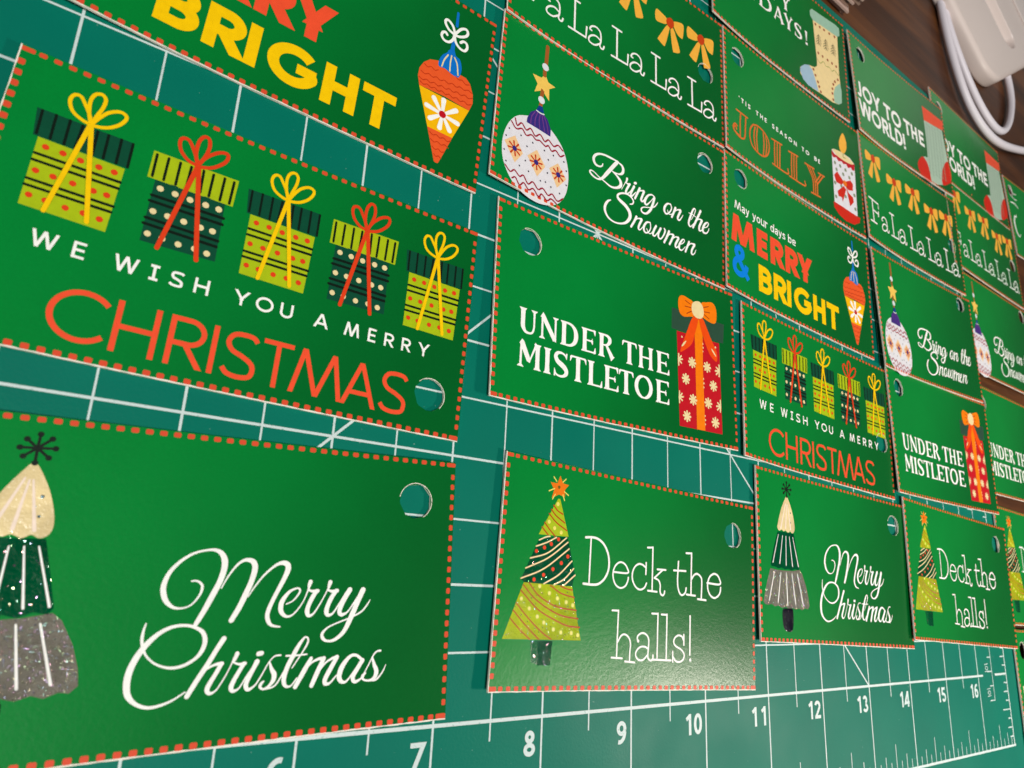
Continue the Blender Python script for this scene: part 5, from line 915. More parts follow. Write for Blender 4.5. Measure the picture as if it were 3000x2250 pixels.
('s','terracotta',3,1,[(1.916,0.619,0.013),(2.037,0.438,0.013),(2.043,0.223,0.013)]),
('s','terracotta',4,1,[(1.985,0.626,0.013),(2.087,0.436,0.013),(2.088,0.218,0.013)]),
('s','terracotta',5,1,[(2.257,0.608,0.013),(2.085,0.394,0.013)]),
('s','terracotta',0,1,[(2.198,0.607,0.013),(2.062,0.433,0.013)]),
('s','terracotta',1,1,[(2.14,0.614,0.013),(2.288,0.618,0.013)]),
('s','terracotta',2,1,[(1.938,0.208,0.013),(2.158,0.223,0.013)])],[]),('candle_picture',[],[('flame',[('p','amber',1,1,[(2.861,1.646),(2.939,1.566),(2.948,1.413),(2.855,1.271),(2.764,1.309),(2.752,1.45)])],[]),('candle_body',[('p','offwhite',0,0,[(2.533,1.201),(2.603,1.246),(2.808,1.278),(3.03,1.277),(3.144,1.216),(3.131,0.289),(2.93,0.276),(2.529,0.299)]),
('p','crimson',1,0,[(2.533,1.193),(2.61,1.152),(2.829,1.176),(2.994,1.165),(3.144,1.216),(3.136,1.102),(3.077,1.076),(3.038,1.115),(2.959,1.068),(2.907,1.117),(2.836,1.081),(2.783,1.112),(2.699,1.07),(2.648,1.115),(2.565,1.077),(2.53,1.115)]),
('p','cream',2,1,[(2.555,1.208),(2.616,1.244),(2.794,1.272),(3.001,1.264),(3.116,1.22),(3.065,1.18),(2.91,1.153),(2.691,1.155)]),
('s','olive',3,1,[(2.85,1.28,0.0078),(2.837,1.214,0.0077),(2.9,1.209,0.0078)]),
('d','sagedot',1,0,[(2.601,1.003,0.0302),(2.741,1.007,0.0306),(2.88,0.998,0.0309),(3.053,1.009,0.0314),(2.809,0.893,0.0307),(2.975,0.906,0.0311),(2.634,0.9,0.0303),(2.572,0.646,0.0299),(2.739,0.659,0.0303),(2.576,0.414,0.0298),(2.833,0.522,0.0305),(3.082,0.643,0.0312),(3.083,0.405,0.031)])],[]),('bow',[('p','scarlet',3,0,[(2.645,0.871),(2.762,0.796),(2.813,0.75),(2.74,0.682),(2.605,0.669),(2.559,0.774)]),
('p','scarlet',3,0,[(2.857,0.786),(3.001,0.869),(3.061,0.824),(3.044,0.705),(2.917,0.668),(2.829,0.706)]),
('p','scarlet',3,0,[(2.8,0.686),(2.861,0.652),(2.748,0.394),(2.731,0.463),(2.644,0.451),(2.623,0.526)]),
('p','scarlet',3,0,[(2.864,0.696),(2.932,0.615),(3.036,0.59),(3.052,0.512),(2.944,0.4),(2.922,0.475)]),
('d','orange',4,0,[(2.84,0.745,0.0525)])],[]),('candle_base',[('p','scarlet',1,0,[(2.503,0.304),(2.742,0.308),(2.987,0.299),(3.202,0.3),(3.175,0.208),(3.029,0.122),(2.808,0.094),(2.623,0.136),(2.51,0.214)])],[])])]}

# ------------------------------------------------------------------ card designs: {name: [(part, shapes, sub-parts, offset)]}
_LA = ART['_LA']; _FF = ART['_F']
def shift(pr, dx, dy):
    t, c, l, k, pts = pr; return (t, c, l, k, [(p[0]+dx, p[1]+dy)+tuple(p[2:]) for p in pts])
def build_parts(parts, k, parent):
    for p in parts:
        name, prims, subs = p[0], p[1], p[2]; off = p[3] if len(p) > 3 else (0, 0)
        if prims or not subs:
            P = Print(k, off[0], off[1])
            for q in prims: P.prim(q)
            o = P.build(name, parent)
        else:
            o = empty(name); o.parent = parent
        for q in subs: build_parts([(q[0], q[1], q[2], off)], k, o)
def txt(name, fn, k, parent):
    P = Word(k); fn(P); P.build(name, parent)

def wish_text(k, r):
    xs = [('W', .315, .455), ('E', .528, .598), ('W', .752, .892), ('I', .968, .999), ('S', 1.075, 1.165), ('H', 1.225, 1.322), ('Y', 1.478, 1.588), ('O', 1.628, 1.752), ('U', 1.797, 1.892),
          ('A', 2.045, 2.158), ('M', 2.278, 2.402), ('E', 2.468, 2.533), ('R', 2.603, 2.683), ('R', 2.750, 2.828), ('Y', 2.893, 2.996)]
    txt('lettering_we_wish_you', lambda P: [letters(P, xs, .632, .740, .0168, 'white', 'sans')]+[P.stroke('white', [(.957, y, .009), (1.010, y, .009)], 4, 0, False) for y in (.641, .731)], k, r)
    xs = [('C', .484, .800), ('H', .834, 1.085), ('R', 1.140, 1.370), ('I', 1.405, 1.437), ('S', 1.480, 1.715), ('T', 1.735, 1.945), ('M', 1.940, 2.335), ('A', 2.325, 2.600), ('S', 2.622, 2.855)]
    txt('lettering_christmas', lambda P: letters(P, xs, .112, .448, .034, 'red4', 'sans'), k, r)
def merry_text(k, r):
    txt('lettering_may_your_days', lambda P: text(P, 'May your days be', .182, 1.500, 1.135, .115, .0165, 'white', .10, .30, -0.012), k, r)
    txt('lettering_merry', lambda P: letters(P, [('M', .095, .60), ('E', .635, .865), ('R', .925, 1.205), ('R', 1.250, 1.535), ('Y', 1.520, 1.880)], .665, 1.045, .098, 'red4', 'sans'), k, r)
    txt('lettering_ampersand', lambda P: glyph(P.sub(), '&', 'sans', .125, .33, .235, .385, .078, 'blue3'), k, r)
    txt('lettering_bright', lambda P: letters(P, [('B', .660, .925), ('R', .975, 1.255), ('I', 1.272, 1.366), ('G', 1.421, 1.806), ('H', 1.858, 2.150), ('T', 2.184, 2.478)], .180, .547, .088, 'yellow', 'sans'), k, r)
def mistletoe_text(k, r):
    txt('lettering_under_the', lambda P: letters(P, [('U', 0.286, 0.500), ('N', 0.520, 0.748), ('D', 0.766, 0.998), ('E', 1.022, 1.219), ('R', 1.246, 1.463), ('T', 1.57, 1.777), ('H', 1.790, 2.022), ('E', 2.045, 2.25)], .653, .891, 1, 'white'), k, r)
    txt('lettering_mistletoe', lambda P: letters(P, [('M', 0.290, 0.560), ('I', 0.580, 0.672), ('S', 0.690, 0.886), ('T', 0.896, 1.105), ('L', 1.110, 1.312), ('E', 1.318, 1.524), ('T', 1.528, 1.731), ('O', 1.745, 2.004), ('E', 2.030, 2.244)], .333, .576, 1, 'white'), k, r)
def fa_text(k, r):
    P = Print(k)
    for q in _FF: P.prim(q)
    for q in _LA[3:]: P.prim(shift(q, .586-1.776, 0))
    for x in (.88, 1.505, 2.128, 2.752):
        for q in _LA: P.prim(shift(q, x-1.476, 0))
    P.build('lettering_fa_la', r)
def joy_text(k, r):
    txt('lettering_joy_to_the', lambda P: letters(P, [('J', .063, .235), ('O', .262, .592), ('Y', .585, .890), ('T', .995, 1.235), ('O', 1.250, 1.582), ('T', 1.690, 1.920), ('H', 1.950, 2.165), ('E', 2.225, 2.410)], .672, .975, .062, 'white', 'sans', 0), k, r)
    txt('lettering_world', lambda P: letters(P, [('W', .079, .495), ('O', .500, .825), ('R', .860, 1.075), ('L', 1.110, 1.275), ('D', 1.315, 1.560), ('!', 1.590, 1.650)], .318, .625, .062, 'white', 'sans', 0), k, r)
def holiday_text(k, r):
    txt('lettering_happy', lambda P: letters(P, [('H', .70, .91), ('A', .93, 1.15), ('P', 1.17, 1.35), ('P', 1.37, 1.55), ('Y', 1.62, 1.86)], 1.18, 1.44, 1, 'white'), k, r)
    txt('lettering_holidays', lambda P: letters(P, [('H', .16, .38), ('O', .40, .64), ('L', .66, .82), ('I', .88, .96), ('D', 1.05, 1.40), ('A', 1.42, 1.68), ('Y', 1.68, 1.915), ('S', 1.935, 2.14), ('!', 2.215, 2.285)], .852, 1.11, 1, 'white'), k, r)
def jolly_text(k, r):
    txt('lettering_tis_the_season', lambda P: text(P, "'TIS THE SEASON TO BE", .300, 2.195, .862, .070, .0150, 'white', .42, .55, -0.040), k, r)
def script_text(k, r):
    P = Print(k)
    P.stroke('white', [(.40, 1.05, .01), (.36, .98, .014), (.28, .98, .02), (.20, .80, .03), (.24, .60, .026), (.36, .52, .012), (.46, .60, .008)], 0)
    P.stroke('white', [(.20, 1.30, .012), (.42, 1.32, .016), (.60, 1.26, .008)], 1); P.stroke('white', [(.22, 1.50, .008), (.44, 1.44, .01), (.60, 1.46, .006)], 2)
    P.stroke('white', [(.26, 1.66, .006), (.46, 1.58, .01), (.62, 1.60, .006)], 3)
    P.build('lettering_script', r)
def h_text(k, r):
    txt('lettering_initial', lambda P: letters(P, [('H', .13, .36), ('A', .38, .60), ('P', .62, .80)], .79, 1.05, 1, 'cream'), k, r)
TEXTS = dict(we_wish_you=wish_text, merry_bright=merry_text, under_the_mistletoe=mistletoe_text, fa_la=fa_text, joy=joy_text,
             happy_holidays=holiday_text, jolly=jolly_text, script=script_text, initial=h_text)

def border(k, parent):
    """red stitches printed along the card edge"""
    P = Print(k); mi = P.mi('dash'); e = .007
    def rr(x0, y0, x1, y1, r=.009):
        pts = []
        for cx, cy, a in ((x1-r, y1-r, 0), (x0+r, y1-r, 90), (x0+r, y0+r, 180), (x1-r, y0+r, 270)):
            for i in range(3): pts.append((cx+r*cos(radians(a+45*i)), cy+r*sin(radians(a+45*i))))
        P.face(tuple(P.pt(x, y, .0012) for x, y in pts), mi)
    nx, ny = 42, 24
    px, py = CW/nx, CH/ny
    for i in range(nx):
        c = px*(i+.5)
        w = .5*px*.54 if 0 < i < nx-1 else .5*px*.98
        for y0, y1 in ((e, e+.036), (CH-e-.032, CH-e)): rr(c-w, y0, c+w, y1)
    for j in range(1, ny-1):
        c = py*(j+.5); w = .5*py*.53
        for x0, x1 in ((e, e+.039), (CW-.005-.031, CW-.005)): rr(x0, c-w, x1, c+w)
    return tag(P.build('stitch_border', parent), kind='stuff')

_paper = None
def paper_mat():
    global _paper
    if _paper: return _paper
    m, nt, bs = node_mat('white_paper_core'); bs.inputs['Base Color'].default_value = srgb(244, 236, 222); bs.inputs['Roughness'].default_value = .8
    grain_bump(nt, bs, 60, .3, .004); _paper = m; return m
def sheet(k, hole, parent, seed):
    rnd = random.Random(seed)
    hx, hy = hole; HR = .134
    nx, ny = 26, 14; pts = []; edges = []
    per = [(CW*i/nx, 0) for i in range(nx)]+[(CW, CH*i/ny) for i in range(ny)]+[(CW*(1-i/nx), CH) for i in range(nx)]+[(0, CH*(1-i/ny)) for i in range(ny)]
    for i, (x, y) in enumerate(per):
        if 0 < x < CW: y += rnd.uniform(-.002, .002)
        if 0 < y < CH: x += rnd.uniform(-.002, .002)
        pts.append((x, y))
    n = len(per); edges += [(i, (i+1) % n) for i in range(n)]
    m = 34
    ring = [(hx+cos(2*pi*i/m)*(HR+rnd.uniform(-.004, .003)), hy+sin(2*pi*i/m)*(HR+rnd.uniform(-.004, .003))) for i in range(m)]
    pts += ring; edges += [(n+i, n+(i+1) % m) for i in range(m)]
    for i in range(1, nx):
        for j in range(1, ny):
            x, y = CW*i/nx, CH*j/ny
            if math.hypot(x-hx, y-hy) > HR+.03: pts.append((x, y))
    vs, es, fs, *_ = delaunay_2d_cdt([Vector(p) for p in pts], edges, [], 0, 1e-6)
    V = []
    for v in vs:
        x, y = v.x-CW/2, v.y-CH/2; V.append((x, y, bend(x, y, k)+TH))
    F = []
    for f in fs:
        cx = sum(vs[i].x for i in f)/3; cy = sum(vs[i].y for i in f)/3
        if math.hypot(cx-hx, cy-hy) > HR*.93 and -.001 < cx < CW+.001 and -.001 < cy < CH+.001: F.append(tuple(f))
    me = bpy.data.meshes.new('paper_sheet'); bm = bmesh.new()
    bv = [bm.verts.new(v) for v in V]
    for f in F:
        try: bm.faces.new([bv[i] for i in f])
        except ValueError: pass
    bm.normal_update()
    for f in bm.faces:
        if f.normal.z < 0: f.normal_flip()
    top = list(bm.faces); low = {}
    for v in list(bm.verts):
        if v.link_faces: low[v] = bm.verts.new((v.co.x, v.co.y, v.co.z-TH))
    bound = [e for e in bm.edges if len(e.link_faces) == 1]
    for f in top:
        nf = bm.faces.new([low[v] for v in reversed(f.verts)]); nf.material_index = 1
    for e in bound:
        a, b = e.verts; l = e.link_loops[0]
        if l.vert != a: a, b = b, a
        nf = bm.faces.new((b, a, low[a], low[b])); nf.material_index = 1
    for v in list(bm.verts):
        if not v.link_faces: bm.verts.remove(v)
    bm.to_mesh(me); bm.free()
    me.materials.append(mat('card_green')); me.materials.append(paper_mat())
    o = link('paper_sheet', me, parent)
    # white fibre showing along the trimmed edges and round the punched hole
    E = Print(k); w = lambda a, c: rnd.uniform(a, c)
    E.stroke('paper', [(CW*i/70, .0035+w(-.0015, .001), w(.0025, .0060)) for i in range(71)], 0, 0, False)
    E.stroke('paper', [(.0035+w(-.0015, .001), CH*i/44, w(.002, .005)) for i in range(45)], 1, 0, False)
    a0 = rnd.uniform(-1.2, -.6); a1 = a0+rnd.uniform(2.6, 4.2)
    E.stroke('paper', [(hx+cos(a0+(a1-a0)*i/40)*(HR+.001), hy+sin(a0+(a1-a0)*i/40)*(HR+.001), w(.001, .0035)) for i in range(41)], 0, 0, False)
    E.build('trimmed_edge', parent)
    return o

CACHE = {}
def copy_children(src, dst):
    for ch in list(src.children):
        if ch.name.split('.')[0] in ('paper_sheet', 'trimmed_edge'): continue
        c = ch.copy(); COL.objects.link(c); c.parent = dst
        copy_children(ch, c)
def card(design, x, y, rot, z, hole, label, k=1.0, tilt=0.0, group='printed gift tags laid out on the cutting mat'):
    r = empty('gift_tag', (x, y, z), (0, tilt, rot)); tag(r, label, 'gift tag', group)
    sheet(k, hole, r, int(x*100+y*7))
    key = (design, k)
    if key in CACHE: copy_children(CACHE[key], r); return r
    CACHE[key] = r
    border(k, r)
    build_parts(ART.get(design, []), k, r)
    if design in TEXTS: TEXTS[design](k, r)
    return r
D = math.radians
card('merry_christmas', 5.380, .938, D(1.89), .002, (3.00, 1.565), 'nearest Merry Christmas tag, cut off by the left edge of the photo, with glittery tree')
card('deck_the_halls', 9.115, 1.087, D(-2.54), .002, (2.985, 1.53), 'largest Deck the halls tag, between the two Merry Christmas tags along the ruler')
card('merry_christmas', 12.508, 1.421, D(-2.33), .002, (3.01, 1.57), 'smaller Merry Christmas tag with whole tree, between two Deck the halls tags')
card('deck_the_halls', 15.772, 1.385, D(-3.02), .018, (2.95, 1.58), 'second Deck the halls tag, right of the smaller Merry Christmas tag')
card('we_wish_you', 5.378, 3.107, D(-1.88), .003, (3.04, .33), 'large We wish you a merry Christmas tag with five gifts at the left')
card('under_the_mistletoe', 8.927, 3.489, D(.23), .003, (.38, 1.56), 'largest Under the mistletoe tag with whole red present, above the largest Deck the halls tag')
card('we_wish_you', 12.368, 3.372, D(-2.64), .003, (3.09, .76), 'small We wish you a merry Christmas tag, above the smaller Merry Christmas tag')
card('under_the_mistletoe', 15.686, 3.401, D(-.17), .020, (.34, 1.57), 'middle Under the mistletoe tag, right of the small five gifts tag')
card('merry_bright', 5.409, 5.399, D(-3.21), .004, (.30, 1.58), 'largest Merry and Bright tag, cut off by the top of the photo')
card('snowmen', 8.820, 5.461, D(-2.39), .010, (2.98, 1.55), 'largest Bring on the Snowmen tag with a round white ornament')
card('merry_bright', 12.143, 5.347, D(-2.62), .010, (.32, 1.61), 'smaller Merry and Bright tag with its whole text showing')
card('snowmen', 15.579, 5.249, D(1.2), .040, (2.95, 1.70), 'middle Bring on the Snowmen tag, right of the smaller Merry and Bright tag')
card('fa_la', 8.880, 7.357, D(-1.04), .012, (3.00, .94), 'large Fa La La La La tag with orange bows, cut off by the photo top')
card('jolly', 12.215, 7.278, D(-1.82), .012, (.30, 1.55), "'Tis the season to be Jolly tag with a candle, the only one of its kind")
card('fa_la', 15.539, 7.261, D(-.03), .014, (3.02, .88), 'middle Fa La La La La tag with all five bows, below the larger Joy tag')
card('happy_holidays', 12.019, 9.217, D(-1.59), .024, (.30, 1.6), 'Happy Holidays tag with a cream stocking at the top edge of the photo')
card('joy', 15.487, 9.174, D(1.77), .036, (.37, 1.59), 'larger Joy to the world tag with red and grey stocking, its whole text showing')
card('deck_the_halls', 18.86, 1.62, D(-1.5), -.030, (2.95, 1.58), 'rightmost Deck the halls tag, mostly cut off by the right edge', .25, .024)
card('under_the_mistletoe', 18.70, 3.75, D(0.3), -.028, (.34, 1.57), 'rightmost Under the mistletoe tag, cut off by the right edge', .25, .024)
card('snowmen', 18.73, 5.90, D(1.0), -.026, (2.95, 1.70), 'rightmost Bring on the Snowmen tag, resting over the bare wood', .25, .024)
card('fa_la', 18.59, 7.85, D(0.5), -.024, (3.02, .88), 'rightmost Fa La La La La tag with its first letters hidden', .25, .024)
card('joy', 18.45, 9.60, D(1.2), -.020, (.37, 1.59), 'smaller Joy to the world tag, its first letter hidden, next to the white cable', .25, .024)
card('initial', 18.98, -.33, D(-1.0), -.032, (.33, 1.57), 'tag with one cream letter H showing, beyond the right end of the ruler', .25, .024)
card('script', 21.95, 9.25, D(4.0), -.072, (.30, 1.6), 'tag with thin white lines and script at the far right edge', .25, .0)

# ------------------------------------------------------------------ wooden table
def wood():
    m, nt, bs = node_mat('walnut_wood')
    tc = nd(nt, 'ShaderNodeTexCoord'); mp = nd(nt, 'ShaderNodeMapping'); mp.inputs['Rotation'].default_value = (0, 0, radians(-4)); mp.inputs['Scale'].default_value = (.05, .6, .5)
    nt.links.new(tc.outputs['Object'], mp.inputs[0])
    wv = nd(nt, 'ShaderNodeTexNoise', Scale=1.6, Detail=8, Roughness=.62, Distortion=1.2); nt.links.new(mp.outputs[0], wv.inputs['Vector'])
    mp2 = nd(nt, 'ShaderNodeMapping'); mp2.inputs['Scale'].default_value = (.5, 14, 1); nt.links.new(tc.outputs['Object'], mp2.inputs[0])
    fn = nd(nt, 'ShaderNodeTexNoise', Scale=1.5, Detail=6, Roughness=.7); nt.links.new(mp2.outputs[0], fn.inputs['Vector'])
    cr = nd(nt, 'ShaderNodeValToRGB'); nt.links.new(wv.outputs['Fac'], cr.inputs[0])
    e = cr.color_ramp.elements; e[0].position = .33; e[0].color = srgb(32, 14, 5); e[1].position = .68; e[1].color = srgb(112, 62, 27)
    x = cr.color_ramp.elements.new(.5); x.color = srgb(70, 35, 14)
    ml = nd(nt, 'ShaderNodeMix', data_type='RGBA', blend_type='MULTIPLY'); ml.inputs['Factor'].default_value = .6
    nt.links.new(cr.outputs[0], ml.inputs['A']); nt.links.new(fn.outputs['Fac'], ml.inputs['B'])
    g = nd(nt, 'ShaderNodeGamma'); g.inputs[1].default_value = .85; nt.links.new(ml.outputs['Result'], g.inputs[0])
    nt.links.new(g.outputs[0], bs.inputs['Base Color'])
    bp = nd(nt, 'ShaderNodeBump', Strength=.15, Distance=.01); nt.links.new(fn.outputs['Fac'], bp.inputs['Height']); nt.links.new(bp.outputs[0], bs.inputs['Normal'])
    bs.inputs['Roughness'].default_value = .45; bs.inputs['Specular IOR Level'].default_value = .28; return m
def box_bm(x0, y0, z0, x1, y1, z1, bev=0, seg=3):
    bm = bmesh.new(); bmesh.ops.create_cube(bm, size=1)
    for v in bm.verts: v.co = Vector((x0+(v.co.x+.5)*(x1-x0), y0+(v.co.y+.5)*(y1-y0), z0+(v.co.z+.5)*(z1-z0)))
    if bev: bmesh.ops.bevel(bm, geom=bm.edges[:], offset=bev, segments=seg, profile=.5, affect='EDGES')
    return bm
def bm_obj(name, bm, m, parent=None, smoothed=False):
    me = bpy.data.meshes.new(name); bm.to_mesh(me); bm.free(); me.materials.append(m)
    if smoothed:
        me.polygons.foreach_set('use_smooth', [True]*len(me.polygons)); me.polygons.foreach_set('use_smooth', [abs(p.normal.z) < .9995 for p in me.polygons])
        me.set_sharp_from_angle(angle=radians(38))
    return link(name, me, parent)
tb = bm_obj('table_top', box_bm(-14, -10, -1.08, 48, 40, -.082, .05), wood()); tag(tb, kind='structure')

# ------------------------------------------------------------------ cutting mat
def mat_green():
    m, nt, bs = node_mat('mat_green')
    tc, nz, bp = grain_bump(nt, bs, 45, .22, .006, 4)
    n = nd(nt, 'ShaderNodeTexNoise', Scale=1.2, Detail=5); nt.links.new(tc.outputs['Object'], n.inputs['Vector'])
    mx = nd(nt, 'ShaderNodeMix', data_type='RGBA'); mx.inputs['A'].default_value = srgb(0, 106, 89); mx.inputs['B'].default_value = srgb(0, 120, 99)
    nt.links.new(n.outputs['Fac'], mx.inputs['Factor']); 
    vs = nd(nt, 'ShaderNodeTexNoise', Scale=30, Detail=2); nt.links.new(tc.outputs['Object'], vs.inputs['Vector'])
    gt = nd(nt, 'ShaderNodeMath', operation='GREATER_THAN'); gt.inputs[1].default_value = .765; nt.links.new(vs.outputs['Fac'], gt.inputs[0])
    m2 = nd(nt, 'ShaderNodeMix', data_type='RGBA'); m2.inputs['B'].default_value = srgb(120, 160, 150)
    nt.links.new(mx.outputs['Result'], m2.inputs['A']); nt.links.new(gt.outputs[0], m2.inputs['Factor'])
    nt.links.new(m2.outputs['Result'], bs.inputs['Base Color'])
    sn = nd(nt, 'ShaderNodeTexNoise', Scale=.9, Detail=4); nt.links.new(tc.outputs['Object'], sn.inputs['Vector'])
    rr = nd(nt, 'ShaderNodeMapRange'); rr.inputs[1].default_value = .35; rr.inputs[2].default_value = .7; rr.inputs[3].default_value = .50; rr.inputs[4].default_value = .38
    nt.links.new(sn.outputs['Fac'], rr.inputs[0]); nt.links.new(rr.outputs[0], bs.inputs['Roughness']); bs.inputs['Specular IOR Level'].default_value = .12
    return m
def mat_ink():
    m, nt, bs = node_mat('mat_line_ink')
    tc = nd(nt, 'ShaderNodeTexCoord'); n = nd(nt, 'ShaderNodeTexNoise', Scale=38, Detail=5, Roughness=.7); nt.links.new(tc.outputs['Object'], n.inputs['Vector'])
    cr = nd(nt, 'ShaderNodeValToRGB'); nt.links.new(n.outputs['Fac'], cr.inputs[0]); e = cr.color_ramp.elements
    e[0].position = .30; e[0].color = srgb(110, 165, 155); e[1].position = .42; e[1].color = srgb(206, 222, 220)
    nt.links.new(cr.outputs[0], bs.inputs['Base Color']); bs.inputs['Roughness'].default_value = .5; return m
MATS['mat_line_ink'] = mat_ink()
mr = empty('cutting_mat', (8, 4.5, 0)); tag(mr, 'teal green self healing cutting mat with white inch grid and ruler', 'cutting mat')
def mat_sheet():
    bm = bmesh.new(); x0, y0, x1, y1, r = -9.42, -5.92, 9.40, 5.86, .35; P = []
    for cx, cy, a in ((x1-r, y1-r, 0), (x0+r, y1-r, 90), (x0+r, y0+r, 180), (x1-r, y0+r, 270)):
        for i in range(7): P.append((cx+r*cos(radians(a+15*i)), cy+r*sin(radians(a+15*i))))
    f = bm.faces.new([bm.verts.new((x, y, -.08)) for x, y in P])
    ex = bmesh.ops.extrude_face_region(bm, geom=[f])
    for v in ex['geom']:
        if isinstance(v, bmesh.types.BMVert): v.co.z = 0
    bmesh.ops.recalc_face_normals(bm, faces=bm.faces[:])
    te = [e for e in bm.edges if all(v.co.z > -.001 for v in e.verts)]
    bmesh.ops.bevel(bm, geom=te, offset=.012, segments=2, affect='EDGES')
    return bm
bm_obj('mat_sheet', mat_sheet(), mat_green(), mr)
class MatPrint(Print):
    def pt(s, x, y, lift): s.v.append((x-8, y-4.5, lift)); return len(s.v)-1
def seg(P, x0, y0, x1, y1, w, lay):
    P.stroke('mat_line_ink', [(x0, y0, w/2), (x1, y1, w/2)], lay, 0, False)
P = MatPrint()
for i in range(0, 33):
    x = i*.5; full = i % 2 == 0
    seg(P, x, -1 if full else -.145, x, 10 if full else 9.145, .0168 if full else .0132, 0)
for j in range(0, 19):
    y = j*.5; seg(P, -.16, y, 16.16, y, .027 if j == 0 else (.019 if j % 2 == 0 else .0155), 1)
tag(P.build('grid_lines', mr), kind='stuff')
P = MatPrint()
for q in ((4.0, 0, 13.0, 9.0), (13.0, 0, 4.0, 9.0)): seg(P, *q, .020, 3 if q[0] < 5 else 4)
for a, lay in ((60, 5), (120, 6)):
    c, s = cos(radians(a)), sin(radians(a)); seg(P, 8.5-c*.32, 4.5-s*.32, 8.5+c*.32, 4.5+s*.32, .018, lay)
tag(P.build('angle_lines', mr), kind='stuff')
P = MatPrint()
seg(P, -1, -1, 17, -1, .030, 3); seg(P, -1, 10, 17, 10, .030, 3); seg(P, 16.96, -1, 16.96, 10, .022, 4); seg(P, -.96, -1, -.96, 10, .022, 4)
for i in range(-8, 137):
    if i % 8 == 0: continue
    L = .31 if i % 4 == 0 else (.185 if i % 2 == 0 else .115)
    seg(P, i/8, -1, i/8, -1+L, .0115, 2); seg(P, i/8, 10, i/8, 10-L, .0115, 2)
for j in range(-7, 80):
    L = .40 if j % 8 == 0 else (.25 if j % 4 == 0 else (.15 if j % 2 == 0 else .11))
    seg(P, 16.96, j/8, 16.96-L, j/8, .016 if j % 8 else .03, 2); seg(P, -.96, j/8, -.96+L, j/8, .016, 2)
seg(P, 16.47, -.35, 16.47, 9.35, .014, 5)
for j in range(47):
    y = -.35+j*.2
    if y < 9.3: seg(P, 16.47, y, 16.31 if j % 2 == 0 else 16.36, y, .014, 3)
for j, y in enumerate([-.24, .10, 1.1, 2.1, 3.1, 4.1, 5.1, 6.1, 7.1, 8.1]):     # rotated size marks
    for a in ((16.24, y+.05, 16.36, y+.06), (16.24, y-.05, 16.36, y-.04)): seg(P, *a, .009, 6)
    P.stroke('mat_line_ink', [(16.25, y, .0045), (16.30, y-.025, .0045), (16.35, y, .0045), (16.30, y+.025, .0045), (16.25, y, .0045)], 7, 1, False)
tag(P.build('ruler_ticks', mr), kind='stuff')
def number(n, x, y, cap, parent, flip=False):
    P = MatPrint(); s = str(n); w = cap*.62; tot = len(s)*w+(len(s)-1)*cap*.20
    h = .034
    xx = x-tot
    for ch in s:
        gw = w*.70 if ch == '1' else w
        glyph(P, ch, 'sans', xx+(w-gw), gw, y, cap, h, 'mat_line_ink'); xx += w+cap*.20
    if flip: P.v = [(-(a+8-x)*1+x-8-tot*0, -(b+4.5-y)+y-4.5+cap, c) for a, b, c in P.v]
    P.build('ruler_number', parent)
for n in range(1, 17):
    number(n, n-.06, -.285, .185, mr)
for n in range(1, 17): number(n, n-.02, 9.10, .195, mr, True)

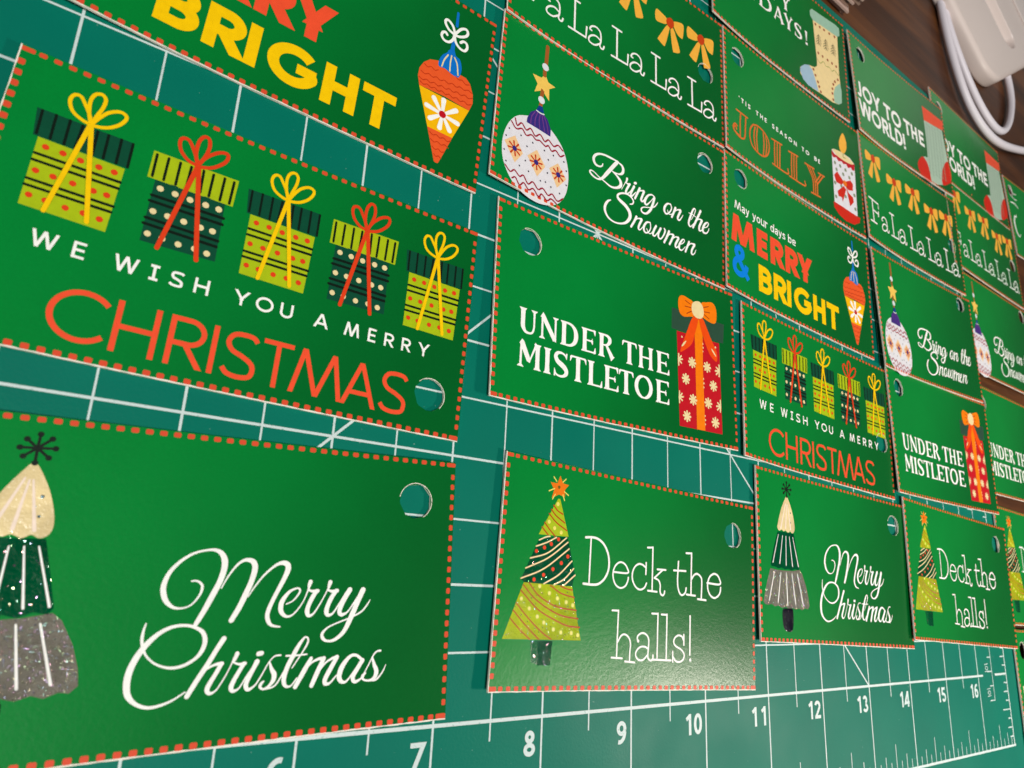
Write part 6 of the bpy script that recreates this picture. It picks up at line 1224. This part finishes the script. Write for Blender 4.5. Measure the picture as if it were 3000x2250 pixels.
# ------------------------------------------------------------------ power adapter and its cable
def plastic(name, rgb, rough=.38):
    m, nt, bs = node_mat(name); grain_bump(nt, bs, 30, .05, .004); bs.inputs['Base Color'].default_value = srgb(*rgb); bs.inputs['Roughness'].default_value = rough; return m
PW = plastic('white_plastic', (220, 206, 200))
pa = empty('power_adapter', (19.62, 11.92, -.08)); tag(pa, 'white rounded power adapter with a long recessed slot, on the wooden table', 'power adapter')
def rounded_shell(w, d, h, r, rb, slot):
    """rounded slab with a stadium groove sunk into its top"""
    bm = box_bm(0, 0, 0, w, d, h)
    ve = [e for e in bm.edges if abs(e.verts[0].co.z-e.verts[1].co.z) > .1]
    bmesh.ops.bevel(bm, geom=ve, offset=r, segments=8, profile=.5, affect='EDGES')
    te = [e for e in bm.edges if all(v.co.z > h-.001 for v in e.verts)]
    bmesh.ops.bevel(bm, geom=te, offset=rb, segments=6, profile=.5, affect='EDGES')
    be = [e for e in bm.edges if all(v.co.z < .001 for v in e.verts)]
    bmesh.ops.bevel(bm, geom=be, offset=rb*.5, segments=3, profile=.5, affect='EDGES')
    top = max(bm.faces, key=lambda f: f.calc_center_median().z+f.calc_area()*.001)
    outer = [v.co.copy() for v in top.verts]; bmesh.ops.delete(bm, geom=[top], context='FACES_ONLY')
    cx, y0, y1, sr = slot
    ring = [Vector((cx+sr*cos(radians(a)), y1+sr*sin(radians(a)), h)) for a in range(0, 181, 15)]+[Vector((cx+sr*cos(radians(a)), y0+sr*sin(radians(a)), h)) for a in range(180, 361, 15)]
    pts = [Vector((v.x, v.y)) for v in outer]+[Vector((v.x, v.y)) for v in ring]
    n, m = len(outer), len(ring)
    vs, es, fs, *_ = delaunay_2d_cdt(pts, [(i, (i+1) % n) for i in range(n)]+[(n+i, n+(i+1) % m) for i in range(m)], [], 0, 1e-6)
    bv = [bm.verts.new((v.x, v.y, h)) for v in vs]
    for f in fs:
        ins = all(min((vs[i]-Vector((r_.x, r_.y))).length for r_ in ring) < 1e-4 for i in f)
        if not ins: bm.faces.new([bv[i] for i in f])
    prev = [bm.verts.new(v) for v in ring]
    for dz, sc in ((-.010, .985), (-.03, .955), (-.16, .92), (-.185, .86)):
        cur = [bm.verts.new((cx+(v.x-cx)*sc, (y1 if i < m//2 else y0)+(v.y-(y1 if i < m//2 else y0))*sc, h+dz)) for i, v in enumerate(ring)]
        for i in range(m): bm.faces.new((prev[i], prev[(i+1) % m], cur[(i+1) % m], cur[i]))
        prev = cur
    bm.faces.new(list(reversed(prev)))
    bmesh.ops.remove_doubles(bm, verts=bm.verts[:], dist=.0005)
    bmesh.ops.recalc_face_normals(bm, faces=bm.faces[:])
    return bm
def skewed(bm):
    for v in bm.verts: x, y = v.co.x, v.co.y; v.co.x = x*.809-y*.819; v.co.y = x*.588+y*.574
    return bm
sh = bm_obj('shell', skewed(rounded_shell(6.2, 4.8, .34, .62, .12, (2.50, .95, 3.85, .40))), PW, pa, True)
bx = skewed(box_bm(4.25, .30, .335, 5.9, 4.5, .38, .02, 3)); bm_obj('raised_panel', bx, plastic('panel_plastic', (208, 198, 194), .5), pa, True)
def tube(name, pts, r, m, parent=None):
    cu = bpy.data.curves.new(name, 'CURVE'); cu.dimensions = '3D'; sp = cu.splines.new('NURBS'); sp.points.add(len(pts)-1)
    for p, q in zip(sp.points, pts): p.co = (*q, 1)
    sp.use_endpoint_u = True; sp.order_u = 4; sp.resolution_u = 10; cu.bevel_depth = r; cu.bevel_resolution = 5
    tmp = bpy.data.objects.new(name, cu); COL.objects.link(tmp); dg = bpy.context.evaluated_depsgraph_get()
    me = bpy.data.meshes.new_from_object(tmp.evaluated_get(dg)); bpy.data.objects.remove(tmp); me.materials.clear(); me.materials.append(m)
    me.name = name; me.polygons.foreach_set('use_smooth', [True]*len(me.polygons))
    return link(name, me, parent)
CW_ = plastic('cable_white', (226, 220, 228), .42)
cb = tube('power_cable', [(17.9, 16.5, .03), (17.75, 14.6, .03), (17.9, 13.0, .03), (18.05, 12.2, .03), (18.3, 11.45, .04), (18.7, 10.85, .05), (19.6, 10.55, .06), (20.9, 10.95, .05), (22.2, 11.45, .03), (25, 12.6, .03)], .080, CW_)
tag(cb, 'white cable curving down beside the smaller Joy to the world tag', 'cable', 'white cables by the power adapter')
cb = tube('power_cable', [(17.7, 16.4, .03), (17.8, 14.6, .03), (17.95, 13.2, .03), (18.35, 12.3, .03), (18.95, 11.5, .03), (19.7, 11.05, .03), (20.45, 11.1, .03), (21.15, 12.0, .03), (21.4, 12.8, .02), (21.2, 13.35, .02)], .078, CW_)
tag(cb, 'white cable loop that turns back under the power adapter', 'cable', 'white cables by the power adapter')

# ------------------------------------------------------------------ stack of spare cards beyond the mat
STK = [plastic('spare_tag_tan', (150, 122, 108), .7), plastic('spare_tag_brown', (84, 56, 46), .7), plastic('spare_tag_pink', (188, 160, 148), .7)]
ORD = ['bottom one', 'second from the bottom', 'third from the bottom', 'fourth from the bottom', 'fifth from the bottom', 'middle one', 'fifth from the top', 'fourth from the top', 'third from the top', 'second from the top', 'topmost']
for i in range(11):
    rnd = random.Random(40+i)
    bm = box_bm(-1.66, -.95, 0, 1.66, .95, .034); me = bpy.data.meshes.new('spare_tag'); bm.to_mesh(me); bm.free()
    me.materials.append(STK[i % 3])
    o = link('spare_tag', me); o.location = (12.35+rnd.uniform(-.07, .07), 11.62+rnd.uniform(-.05, .05), -.081+i*.044); o.rotation_euler = (0, 0, radians(-2+rnd.uniform(-1.2, 1.2)))
    tag(o, 'blank card, %s in the stack beyond the mat' % ORD[i], 'card', 'blank cards stacked beyond the mat')
